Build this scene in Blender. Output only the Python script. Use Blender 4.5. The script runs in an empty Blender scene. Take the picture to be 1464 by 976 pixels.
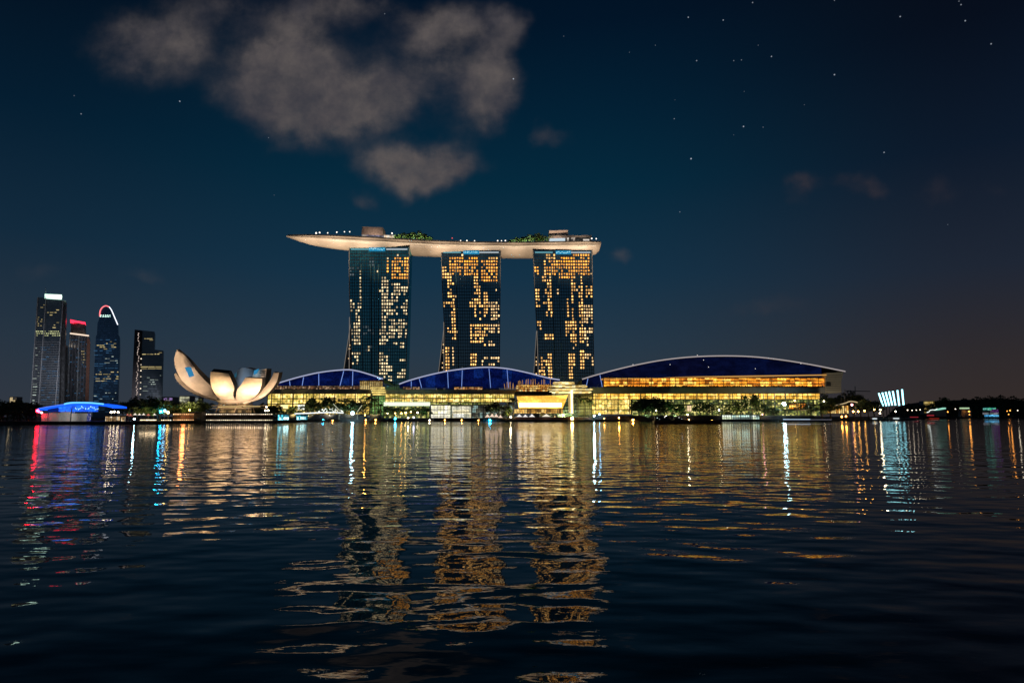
import bpy, bmesh, math, random
from mathutils import Vector, Matrix
R = math.radians
random.seed(7)
S = bpy.context.scene
C = S.collection

# ------------------------------------------------------------------ camera
F = 976.0                       # focal length in photo pixels (24 mm on 36 mm)
CAMZ = 4.5
HOR = 595.0
TH = math.atan((HOR - 488) / F)
cam_d = bpy.data.cameras.new('camera'); cam = bpy.data.objects.new('camera', cam_d); C.objects.link(cam)
cam_d.sensor_width = 36; cam_d.lens = 24; cam_d.clip_start = 0.1; cam_d.clip_end = 30000
cam.location = (0, 0, CAMZ); cam.rotation_euler = (R(90) + TH, 0, 0)
S.camera = cam

def ray(px, py):
    x = (px - 732) / F; y = (488 - py) / F
    return Vector((x, math.cos(TH) - y * math.sin(TH), math.sin(TH) + y * math.cos(TH)))
def at(px, py, Y):
    d = ray(px, py); return Vector((0, 0, CAMZ)) + d * (Y / d.y)
def depth_at_z(px, py, z):
    d = ray(px, py); return (z - CAMZ) * d.y / d.z
def lin(r, g, b):
    f = lambda c: (c / 255 / 12.92) if c / 255 <= 0.04045 else ((c / 255 + 0.055) / 1.055) ** 2.4
    return (f(r), f(g), f(b), 1)

# ------------------------------------------------------------------ view, samples
S.view_settings.view_transform = 'Standard'; S.view_settings.look = 'None'
S.view_settings.exposure = 0; S.view_settings.gamma = 1; S.view_settings.use_curve_mapping = False
S.render.engine = 'CYCLES'
S.cycles.max_bounces = 5; S.cycles.diffuse_bounces = 2; S.cycles.glossy_bounces = 3; S.cycles.transmission_bounces = 2
S.cycles.use_denoising = True
S.cycles.use_light_tree = True
S.cycles.sample_clamp_indirect = 12
S.cycles.caustics_reflective = False; S.cycles.caustics_refractive = False

# ------------------------------------------------------------------ node helpers
class NT:
    def __init__(s, tree): s.t = tree; s.n = tree.nodes; s.l = tree.links
    def add(s, typ, **kw):
        n = s.n.new(typ)
        for k, v in kw.items(): setattr(n, k, v)
        return n
    def put(s, sock, v):
        if isinstance(v, bpy.types.NodeSocket): s.l.new(v, sock)
        elif v is not None: sock.default_value = v
    def math(s, op, a, b=None, c=None, clamp=False):
        n = s.add('ShaderNodeMath', operation=op, use_clamp=clamp)
        s.put(n.inputs[0], a)
        if b is not None: s.put(n.inputs[1], b)
        if c is not None: s.put(n.inputs[2], c)
        return n.outputs[0]
    def vmath(s, op, a, b=None):
        n = s.add('ShaderNodeVectorMath', operation=op)
        s.put(n.inputs[0], a)
        if b is not None: s.put(n.inputs[1], b)
        return n.outputs['Value'] if op in ('DOT_PRODUCT', 'LENGTH', 'DISTANCE') else n.outputs[0]
    def comb(s, x, y, z):
        n = s.add('ShaderNodeCombineXYZ'); s.put(n.inputs[0], x); s.put(n.inputs[1], y); s.put(n.inputs[2], z); return n.outputs[0]
    def sep(s, v):
        n = s.add('ShaderNodeSeparateXYZ'); s.put(n.inputs[0], v); return n.outputs
    def noise(s, vec, scale=1, detail=2, rough=0.5, dim='3D', out=0):
        n = s.add('ShaderNodeTexNoise', noise_dimensions=dim)
        s.put(n.inputs['Vector'], vec); s.put(n.inputs['Scale'], scale); s.put(n.inputs['Detail'], detail); s.put(n.inputs['Roughness'], rough)
        return n.outputs[out]
    def ramp(s, fac, stops, interp='LINEAR'):
        n = s.add('ShaderNodeValToRGB'); r = n.color_ramp; r.interpolation = interp
        while len(r.elements) < len(stops): r.elements.new(0.5)
        for e, (p, c) in zip(r.elements, stops): e.position = p; e.color = c
        s.put(n.inputs[0], fac); return n.outputs[0]
    def maprange(s, v, a, b, c=0, d=1, smooth=True):
        n = s.add('ShaderNodeMapRange', interpolation_type='SMOOTHSTEP' if smooth else 'LINEAR')
        for i, x in enumerate((v, a, b, c, d)): s.put(n.inputs[i], x)
        return n.outputs[0]
    def mix(s, f, a, b, mode='MIX'):
        n = s.add('ShaderNodeMix', data_type='RGBA', blend_type=mode)
        s.put(n.inputs['Factor'], f); s.put(n.inputs[6], a); s.put(n.inputs[7], b); return n.outputs[2]

# ------------------------------------------------------------------ world: night sky, clouds, stars
SUN_EL, SUN_ROT = -4.0, 180.0
W = bpy.data.worlds.new('World'); S.world = W; W.use_nodes = True
wt = NT(W.node_tree); W.node_tree.nodes.clear()
def build_world():
    n = wt
    out = n.add('ShaderNodeOutputWorld'); bg = n.add('ShaderNodeBackground')
    n.l.new(bg.outputs[0], out.inputs[0])
    d = n.add('ShaderNodeTexCoord').outputs['Generated']
    x, y, z = n.sep(d)
    yy = n.math('MAXIMUM', n.math('ABSOLUTE', y), 0.05)
    u = n.math('DIVIDE', x, yy); v = n.math('DIVIDE', z, yy)
    # base night gradient by elevation, one for the blue middle and one for the brownish right-hand side
    G = lambda lst: [(p, lin(*c)) for p, c in lst]
    zc = n.math('ADD', z, 0.0, clamp=True)
    mid = n.ramp(zc, G([(0, (53, 58, 65)), (.10, (37, 56, 72)), (.20, (20, 50, 71)), (.33, (4, 41, 61)), (.42, (2, 32, 52)), (.52, (1, 20, 39)), (.7, (1, 9, 18)), (1, (0, 4, 9))]))
    rgt = n.ramp(zc, G([(0, (54, 45, 42)), (.08, (46, 42, 45)), (.18, (30, 38, 52)), (.32, (12, 25, 42)), (.45, (6, 14, 28)), (.6, (5, 9, 17)), (1, (3, 5, 10))]))
    lft = n.ramp(zc, G([(0, (50, 56, 66)), (.10, (38, 52, 66)), (.22, (18, 42, 61)), (.36, (4, 29, 48)), (.52, (2, 12, 27)), (1, (0, 4, 12))]))
    col = n.mix(n.maprange(u, 0.08, 0.72), mid, rgt)
    col = n.mix(n.maprange(u, -0.15, -0.8), col, lft)
    # clouds: warped blobs of direction, broken up by noise
    P = n.comb(u, v, 0)
    wv = n.noise(P, 7, 4, 0.55, out=1)
    wv2 = n.vmath('SUBTRACT', wv, (0.5, 0.5, 0.5))
    wp = n.vmath('ADD', P, n.vmath('MULTIPLY', wv2, (0.13, 0.11, 0)))
    wx, wy, _ = n.sep(wp)
    blobs = [(240, 58, 60, 52, .75), (170, 45, 60, 32, .36), (330, 5, 55, 22, .5), (415, 72, 62, 56, 1.3), (395, 135, 66, 42, 1.1), (470, 140, 78, 44, 1.2), (550, 128, 46, 40, .95),
             (510, 6, 55, 20, .65), (610, 45, 48, 30, .95), (680, 35, 46, 28, .9), (718, 80, 24, 50, .8), (690, 132, 40, 36, 1.05), (635, 95, 34, 28, .6),
             (600, 242, 62, 24, .95), (642, 214, 26, 24, .85), (555, 218, 44, 20, .6), (632, 250, 40, 22, .8),
             (515, 284, 24, 10, .55), (785, 190, 24, 15, .45), (1150, 270, 24, 17, .55), (1140, 300, 20, 16, .28), (1228, 270, 30, 16, .5), (1335, 265, 40, 18, .38), (1430, 265, 40, 15, .22),
             (872, 367, 16, 14, .6), (1095, 445, 60, 14, .4), (200, 393, 40, 10, .32), (60, 385, 60, 18, .26)]
    tot = None
    for (bx, by, rx, ry, a) in blobs:
        dd = ray(bx, by); bu, bv = dd.x / dd.y, dd.z / dd.y
        ru, rv = rx / F / dd.y, ry / F / dd.y
        ex = n.math('MULTIPLY', n.math('SUBTRACT', wx, bu), 1 / ru); ey = n.math('MULTIPLY', n.math('SUBTRACT', wy, bv), 1 / rv)
        q = n.math('ADD', n.math('MULTIPLY', ex, ex), n.math('MULTIPLY', ey, ey))
        g = n.math('MULTIPLY', n.math('EXPONENT', n.math('MULTIPLY', q, -0.8)), a)
        tot = g if tot is None else n.math('ADD', tot, g)
    fb = n.noise(P, 13, 7, 0.62)
    dens = n.math('MULTIPLY', tot, n.math('ADD', n.math('MULTIPLY', fb, 2.2), -0.1))
    cov = n.math('MULTIPLY', n.maprange(dens, 0.10, 1.2), n.maprange(n.noise(n.vmath('ADD', P, (.03, .05, 3)), 22, 6, 0.6), 0.25, 0.75, 0.68, 1.12))
    cov = n.math('MULTIPLY', cov, n.math('GREATER_THAN', y, 0.06))
    cov = n.math('MULTIPLY', cov, n.maprange(zc, 0.0, 0.12, 0.4, 1))
    cn = n.maprange(n.noise(n.vmath('ADD', P, n.vmath('MULTIPLY', wv2, (.05, .05, 0))), 9, 5, 0.6), 0.32, 0.68)
    ccol = n.mix(n.maprange(u, 0.1, 0.5), n.mix(cn, lin(66, 64, 70), lin(97, 90, 88)), lin(64, 55, 58))
    col = n.mix(n.math('MULTIPLY', cov, 0.92), col, ccol)
    # stars
    stars = [(984, 25, 1), (1034, 29, 1), (1060, 86, .6), (996, 87, .7), (1049, 87, .5), (1103, 81, 1), (1193, 107, 1), (964, 170, .8), (1063, 181, 1.2), (1091, 182, .4), (988, 227, 1.4),
             (1264, 218, .9), (972, 303, .7), (1287, 24, .9), (1374, 7, .8), (1380, 30, .9), (1417, 63, .8), (937, 65, .4), (1084, 65, .3), (1064, 131, .3), (1150, 150, .3), (1193, 1, .6), (1076, 4, .7), (965, 143, .3), (1049, 193, .4),
             (734, 113, 1.2), (257, 145, 1.1), (116, 163, .7), (384, 197, .6), (806, 52, .4), (550, 20, .4), (106, 137, .3), (1355, 321, .4), (1371, 2, .5), (392, 279, .3), (900, 75, .3)]
    st = None
    for (sx, sy, b) in stars:
        dd = ray(sx, sy).normalized()
        dt = n.vmath('DOT_PRODUCT', n.vmath('NORMALIZE', d), tuple(dd))
        ang = (0.55 + 0.4 * b) / F
        g = n.maprange(dt, math.cos(ang), 1.0, 0, b * 0.38)
        st = g if st is None else n.math('ADD', st, g)
    col = n.mix(st, col, (0.75, 0.85, 1, 1), 'MIX')
    sky = n.add('ShaderNodeTexSky', sky_type='NISHITA'); sky.sun_disc = False
    sky.sun_elevation = R(SUN_EL); sky.sun_rotation = R(SUN_ROT); sky.altitude = 0
    col = n.mix(0.02, col, sky.outputs[0], 'ADD')
    n.put(bg.inputs['Color'], col); bg.inputs['Strength'].default_value = 1.0
build_world()
W.cycles.sampling_method = 'MANUAL'; W.cycles.sample_map_resolution = 256

# faint moonlight, the only sun lamp
sd = bpy.data.lights.new('moon_light', 'SUN'); sd.energy = 0.012; sd.angle = R(0.5); sd.color = (0.85, 0.92, 1)
so = bpy.data.objects.new('moon_light', sd); C.objects.link(so); so.rotation_euler = (R(50), 0, R(25))

# ------------------------------------------------------------------ materials
MATS = {}
def mat_new(name):
    m = bpy.data.materials.new(name); m.use_nodes = True; m.node_tree.nodes.clear()
    n = NT(m.node_tree); o = n.add('ShaderNodeOutputMaterial'); return m, n, o
def pmat(name, col, rough=0.6, metal=0.0, var=0.25, scale=0.5, spec=0.5):
    """painted, stone, metal or leaf surface with a mottled base colour"""
    if name in MATS: return MATS[name]
    m, n, o = mat_new(name); b = n.add('ShaderNodeBsdfPrincipled')
    tc = n.add('ShaderNodeTexCoord').outputs['Object']
    f = n.noise(tc, scale, 4, 0.6)
    c = n.mix(n.maprange(f, 0.3, 0.7), tuple(x * (1 - var) for x in col[:3]) + (1,), tuple(min(1, x * (1 + var)) for x in col[:3]) + (1,))
    n.put(b.inputs['Base Color'], c); b.inputs['Roughness'].default_value = rough; b.inputs['Metallic'].default_value = metal
    b.inputs['Specular IOR Level'].default_value = spec
    n.l.new(b.outputs[0], o.inputs[0]); MATS[name] = m; return m
def emat(name, col, strength, var=0.0):
    """a lamp, a lit sign or a lit pane"""
    if name in MATS: return MATS[name]
    m, n, o = mat_new(name); e = n.add('ShaderNodeEmission'); n.put(e.inputs['Color'], tuple(col[:3]) + (1,))
    if var:
        r1 = n.add('ShaderNodeObjectInfo').outputs['Random']; r2 = n.add('ShaderNodeNewGeometry').outputs['Random Per Island']
        r = n.math('FRACT', n.math('ADD', n.math('MULTIPLY', r1, 7.31), n.math('MULTIPLY', r2, 5.17)))
        n.put(e.inputs['Strength'], n.math('MULTIPLY', n.math('ADD', n.math('MULTIPLY', n.math('POWER', r, 1.3), 2 * var), 1 - var), strength))
    else: e.inputs['Strength'].default_value = strength
    n.l.new(e.outputs[0], o.inputs[0]); m.cycles.emission_sampling = 'NONE'; MATS[name] = m; return m
def litmat(name, cols, strength, cell=(3, 2.5), fine=0.35):
    """rooms behind glass: every cell of the facade has a light of its own"""
    if name in MATS: return MATS[name]
    m, n, o = mat_new(name); e = n.add('ShaderNodeEmission')
    p = n.add('ShaderNodeNewGeometry').outputs['Position']
    q = n.vmath('FLOOR', n.vmath('MULTIPLY', p, (1 / cell[0], 0.0, 1 / cell[1])))
    w = n.add('ShaderNodeTexWhiteNoise', noise_dimensions='3D'); n.put(w.inputs[0], q)
    k = len(cols)
    c = n.ramp(w.outputs[0], [(i / k, tuple(x[:3]) + (1,)) for i, x in enumerate(cols)], 'CONSTANT')
    nf = n.noise(n.vmath('MULTIPLY', p, (0.9, 0.2, 0.9)), 1, 3, 0.7); ng = n.noise(n.vmath('MULTIPLY', p, (0.07, 0.05, 0.16)), 1, 2, 0.6)
    n.put(e.inputs['Color'], c)
    n.put(e.inputs['Strength'], n.math('MULTIPLY', n.math('MULTIPLY', n.maprange(nf, 0.3, 0.7, 1 - fine, 1 + fine), n.maprange(ng, 0.35, 0.65, 0.62, 1.3)), strength))
    n.l.new(e.outputs[0], o.inputs[0]); m.cycles.emission_sampling = 'NONE'; MATS[name] = m; return m
def glassmat(name, col, rough=0.12, cell=(2.6, 3.6), line=0.12, ior=2.4, tint=(1, 1, 1)):
    """dark curtain-wall glass with spandrel lines, slightly different from pane to pane"""
    if name in MATS: return MATS[name]
    m, n, o = mat_new(name); b = n.add('ShaderNodeBsdfPrincipled')
    p = n.add('ShaderNodeNewGeometry').outputs['Position']
    q = n.vmath('MULTIPLY', p, (1 / cell[0], 0.0, 1 / cell[1]))
    w = n.add('ShaderNodeTexWhiteNoise', noise_dimensions='3D'); n.put(w.inputs[0], n.vmath('FLOOR', q))
    fz = n.math('FRACT', n.sep(q)[2])
    ln = n.math('LESS_THAN', fz, line)
    c = n.mix(w.outputs[0], tuple(x * 0.55 for x in col[:3]) + (1,), tuple(x * 1.45 for x in col[:3]) + (1,))
    c = n.mix(ln, c, tuple(x * 0.35 for x in col[:3]) + (1,))
    n.put(b.inputs['Base Color'], c); n.put(b.inputs['Roughness'], n.math('ADD', n.math('MULTIPLY', w.outputs[0], 0.1), rough))
    b.inputs['IOR'].default_value = ior; b.inputs['Specular Tint'].default_value = tuple(tint) + (1,)
    n.l.new(b.outputs[0], o.inputs[0]); MATS[name] = m; return m

def watermat():
    m, n, o = mat_new('water'); b = n.add('ShaderNodeBsdfPrincipled')
    p = n.add('ShaderNodeNewGeometry').outputs['Position']
    def height(off):
        q = n.vmath('ADD', p, off)
        a = n.noise(n.vmath('MULTIPLY', q, (0.19, 0.25, 0)), 1, 1.0, 0.4)
        bq = n.noise(n.vmath('MULTIPLY', n.vmath('ADD', q, (31, 7, 0)), (0.46, 0.74, 0)), 1, 1.2, 0.4)
        cq = n.noise(n.vmath('MULTIPLY', n.vmath('ADD', q, (3, 91, 0)), (2.2, 3.6, 0)), 1, 2.0, 0.5)
        h = n.math('ADD', n.math('MULTIPLY', a, W_A), n.math('MULTIPLY', bq, n.math('MULTIPLY', n.math('ADD', n.math('MULTIPLY', calm, .5), .5), W_B)))
        return n.math('ADD', h, n.math('MULTIPLY', cq, n.math('MULTIPLY', calm, W_C)))
    W_A, W_B, W_C = 0.15, 0.098, 0.0045
    calm = n.maprange(n.noise(n.vmath('MULTIPLY', p, (0.012, 0.03, 0)), 1, 3, 0.6), 0.35, 0.65, 0.55, 1.35)
    e = 0.03
    h0, hx, hy = height((0, 0, 0)), height((e, 0, 0)), height((0, e, 0))
    sx = n.math('MULTIPLY', n.math('SUBTRACT', h0, hx), 1 / e); sy = n.math('MULTIPLY', n.math('SUBTRACT', h0, hy), 1 / e)
    nn = n.vmath('NORMALIZE', n.comb(sx, sy, 1.0))
    n.put(b.inputs['Normal'], nn)
    b.inputs['Base Color'].default_value = (0.0012, 0.0022, 0.0026, 1); b.inputs['Roughness'].default_value = 0.02
    b.inputs['IOR'].default_value = 1.235
    n.l.new(b.outputs[0], o.inputs[0]); return m

# ------------------------------------------------------------------ mesh helpers
class MB:
    def __init__(s): s.v = []; s.f = []
    def quad(s, a, b, c, d):
        i = len(s.v); s.v += [tuple(a), tuple(b), tuple(c), tuple(d)]; s.f.append((i, i + 1, i + 2, i + 3)); return s
    def box(s, x0, x1, y0, y1, z0, z1):
        i = len(s.v)
        s.v += [(x, y, z) for z in (z0, z1) for y in (y0, y1) for x in (x0, x1)]
        for q in ((0, 2, 3, 1), (4, 5, 7, 6), (0, 1, 5, 4), (2, 6, 7, 3), (0, 4, 6, 2), (1, 3, 7, 5)): s.f.append(tuple(i + k for k in q))
        return s
    def pbox(s, px0, px1, py0, py1, Y, D):
        pm, qm = (px0 + px1) / 2, (py0 + py1) / 2
        s.box(at(px0, qm, Y).x, at(px1, qm, Y).x, Y, Y + D, at(pm, py1, Y).z, at(pm, py0, Y).z); return s
    def bar(s, a, b, w=0.3, n=4, w2=None):
        a, b = Vector(a), Vector(b); d = (b - a)
        if d.length < 1e-6: return s
        d.normalize(); up = Vector((0, 0, 1)) if abs(d.z) < 0.9 else Vector((1, 0, 0))
        sx = d.cross(up).normalized(); sy = d.cross(sx); i = len(s.v); w2 = w if w2 is None else w2
        for p, ww in ((a, w), (b, w2)):
            for k in range(n):
                t = 2 * math.pi * (k + 0.5) / n; s.v.append(tuple(p + (sx * math.cos(t) + sy * math.sin(t)) * ww))
        for k in range(n): s.f.append((i + k, i + (k + 1) % n, i + n + (k + 1) % n, i + n + k))
        s.f.append(tuple(i + k for k in reversed(range(n)))); s.f.append(tuple(i + n + k for k in range(n))); return s
    def tube(s, pts, w=0.3, n=5):
        for a, b in zip(pts, pts[1:]): s.bar(a, b, w, n)
        return s
    def lathe(s, c, prof, n=16, cap=True):
        i = len(s.v); c = Vector(c)
        for (r, z) in prof:
            for k in range(n):
                t = 2 * math.pi * k / n; s.v.append((c.x + r * math.cos(t), c.y + r * math.sin(t), c.z + z))
        for j in range(len(prof) - 1):
            for k in range(n): s.f.append((i + j * n + k, i + j * n + (k + 1) % n, i + (j + 1) * n + (k + 1) % n, i + (j + 1) * n + k))
        if cap:
            s.f.append(tuple(i + k for k in reversed(range(n)))); j = (len(prof) - 1) * n; s.f.append(tuple(i + j + k for k in range(n)))
        return s
    def ball(s, c, r, n=8, sz=1.0):
        m = n // 2 + 1
        return s.lathe(c, [(max(0.01, r * math.sin(math.pi * j / m)), -r * sz * math.cos(math.pi * j / m)) for j in range(m + 1)], n)
    def prism(s, pts, dv):
        """closed outline pts (3D, in order) pushed along dv"""
        i = len(s.v); k = len(pts); dv = Vector(dv)
        s.v += [tuple(p) for p in pts] + [tuple(Vector(p) + dv) for p in pts]
        s.f.append(tuple(i + j for j in range(k))); s.f.append(tuple(i + k + j for j in reversed(range(k))))
        for j in range(k): s.f.append((i + j, i + k + j, i + k + (j + 1) % k, i + (j + 1) % k))
        return s
    def mesh(s, name, m, smooth=0):
        me = bpy.data.meshes.new(name); me.from_pydata(s.v, [], s.f)
        if m: me.materials.append(m)
        bm = bmesh.new(); bm.from_mesh(me); bmesh.ops.recalc_face_normals(bm, faces=bm.faces); bm.to_mesh(me); bm.free()
        if smooth:
            me.shade_smooth(); me.set_sharp_from_angle(angle=R(smooth))
        return me
    def build(s, name, m, parent=None, smooth=0, label=None):
        base = Vector((0, 0, 0))
        if parent is None:                                             # origin at the middle of its foot
            lo = [min(v[i] for v in s.v) for i in range(3)]; hi = [max(v[i] for v in s.v) for i in range(3)]
            base = Vector(((lo[0] + hi[0]) / 2, (lo[1] + hi[1]) / 2, lo[2])); s.v = [tuple(Vector(v) - base) for v in s.v]
        o = bpy.data.objects.new(name, s.mesh(name, m, smooth)); C.objects.link(o); o.location = base
        if parent is not None: o.parent = parent; o.matrix_parent_inverse = Matrix.Translation(-Vector(parent.location))
        if label: o['label'] = label
        return o
def part(name, me, parent, loc=(0, 0, 0), kind=None):
    """part sharing mesh data, loc relative to its thing"""
    o = bpy.data.objects.new(name, me); C.objects.link(o); o.parent = parent; o.location = loc
    if kind: o['kind'] = kind
    return o
def tag(o, label, cat, group=None):
    o['label'] = label; o['category'] = cat
    if group: o['group'] = group
    return o
def thing(name, label, cat, loc=(0, 0, 0), group=None):
    o = bpy.data.objects.new(name, None); C.objects.link(o); o.location = loc; o.empty_display_size = 1
    return tag(o, label, cat, group)
def struct(o): o['kind'] = 'structure'; return o
def children(o, pool): return [c for c in pool if c.parent == o]
def copy_thing(o, loc, label, group=None, scale=None, rz=0):
    pool = list(C.objects)
    c = o.copy(); C.objects.link(c); c.location = loc; c['label'] = label
    if group: c['group'] = group
    if scale: c.scale = scale
    c.rotation_euler = (0, 0, rz)
    for ch in children(o, pool):
        d = ch.copy(); C.objects.link(d); d.parent = c
        for g in children(ch, pool):
            e = g.copy(); C.objects.link(e); e.parent = d
    return c
def lamp_light(name, loc, col, watts, parent=None, radius=0.4):
    l = bpy.data.lights.new(name, 'POINT'); l.energy = watts; l.color = col[:3]; l.shadow_soft_size = radius
    o = bpy.data.objects.new(name, l); C.objects.link(o); o.location = loc
    if parent is not None: o.parent = parent; o.location = Vector(loc) - Vector(parent.location)
    return o
def flood(loc, target, col, watts, angle=60, blend=0.6, radius=1.0):
    l = bpy.data.lights.new('flood_beam', 'SPOT'); l.energy = watts; l.color = col[:3]; l.spot_size = R(angle); l.spot_blend = blend; l.shadow_soft_size = radius
    o = bpy.data.objects.new('flood_beam', l); C.objects.link(o); o.location = loc
    o.rotation_euler = (Vector(target) - Vector(loc)).to_track_quat('-Z', 'Y').to_euler(); return o

def interp(tab, x):
    if x <= tab[0][0]: return tab[0][1]
    for (a, fa), (b, fb) in zip(tab, tab[1:]):
        if x <= b: t = (x - a) / (b - a); return fa + (fb - fa) * t
    return tab[-1][1]
def catmull(pts, n):
    P = [Vector(p) for p in pts]; P = [2 * P[0] - P[1]] + P + [2 * P[-1] - P[-2]]; out = []; k = len(P) - 3
    for i in range(n):
        t = i / (n - 1) * k; j = min(int(t), k - 1); t -= j; a, b, c, d = P[j:j + 4]
        out.append(0.5 * ((2 * b) + (c - a) * t + (2 * a - 5 * b + 4 * c - d) * t * t + (3 * b - a - 3 * c + d) * t ** 3))
    return out

WARM = (1.0, 0.62, 0.25); AMBER = (1.0, 0.45, 0.10); WHITE = (1.0, 0.93, 0.8); COOL = (0.75, 0.95, 1.0); CYAN = (0.15, 0.75, 1.0); RED = (1.0, 0.03, 0.05)

# ------------------------------------------------------------------ setting: water, land
w = MB().quad((-9000, -300, 0), (9000, -300, 0), (9000, 14000, 0), (-9000, 14000, 0)).build('water', watermat()); struct(w)
PAVE = pmat('pave', (0.12, 0.11, 0.10), 0.8, scale=0.3); SEAWALL = pmat('seawall', (0.045, 0.043, 0.042), 0.85, scale=0.4)
SOIL = pmat('soil', (0.035, 0.04, 0.025), 0.95)
def gx(px, Y): return at(px, 600, Y).x
shore = [(-5000, 386), (gx(215, 388), 388), (gx(250, 445), 445), (gx(282, 463), 463), (gx(396, 466), 466), (gx(432, 560), 560), (gx(470, 600), 600), (gx(1060, 600), 600), (gx(1165, 640), 640), (gx(1240, 690), 690), (gx(1302, 800), 800), (gx(1325, 1500), 1500), (6000, 1560)]
mb = MB(); k = len(shore)
pts = [(x, y, 1.7) for x, y in shore] + [(9000, 9000, 1.7), (-9000, 9000, 1.7)]
mb.prism([Vector(p) for p in pts], (0, 0, -4))
struct(mb.build('ground', SEAWALL))
mb = MB()                                                              # paved quay strip, laid 4 mm over the land
for (x0, y0), (x1, y1) in zip(shore[1:], shore[2:-1]): mb.quad((x0, y0 + .6, 1.704), (x1, y1 + .6, 1.704), (x1, y1 + 40, 1.704), (x0, y0 + 40, 1.704))
struct(mb.build('promenade', PAVE))

# ------------------------------------------------------------------ the three hotel towers
GL_DARK = glassmat('tower_glass', (0.014, 0.040, 0.062), 0.10, ior=4.6, tint=(.75, .95, 1)); GL_TEAL = glassmat('teal_tower_glass', (0.02, 0.115, 0.15), 0.10, ior=7, tint=(.35, .95, 1))
FIN = pmat('dark_fin', (0.02, 0.025, 0.03), 0.5, 0.3); EDGE = pmat('pale_edge', (0.5, 0.48, 0.45), 0.5); LEGM = pmat('leg_side', (0.07, 0.075, 0.08), 0.5)
WIN_Y = emat('window_yellow', (1.0, 0.52, 0.15), 1.8, 0.6); WIN_W = emat('window_pale', (1.0, 0.64, 0.29), 1.5, 0.6); WIN_O = emat('window_orange', (1.0, 0.40, 0.06), 1.7, 0.55); WIN_B = emat('window_bright_orange', (1.0, 0.38, 0.03), 2.3, 0.3); WIN_C = emat('window_cool_pale', (0.95, 0.72, 0.40), 1.15, 0.65)
WIN_D = emat('window_dim', (0.45, 0.55, 0.6), 0.16, 0.6)
STRIP_W = emat('strip_white', (0.8, 0.92, 1), 0.5); STRIP_T = emat('strip_teal', (0.3, 0.8, 0.95), 0.4); SIGN_B = emat('sign_blue', (0.02, 0.33, 0.62), 0.7); SIGN_L = emat('sign_letters', (0.4, 0.85, 1), .95)
GROUND = 1.7

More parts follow.
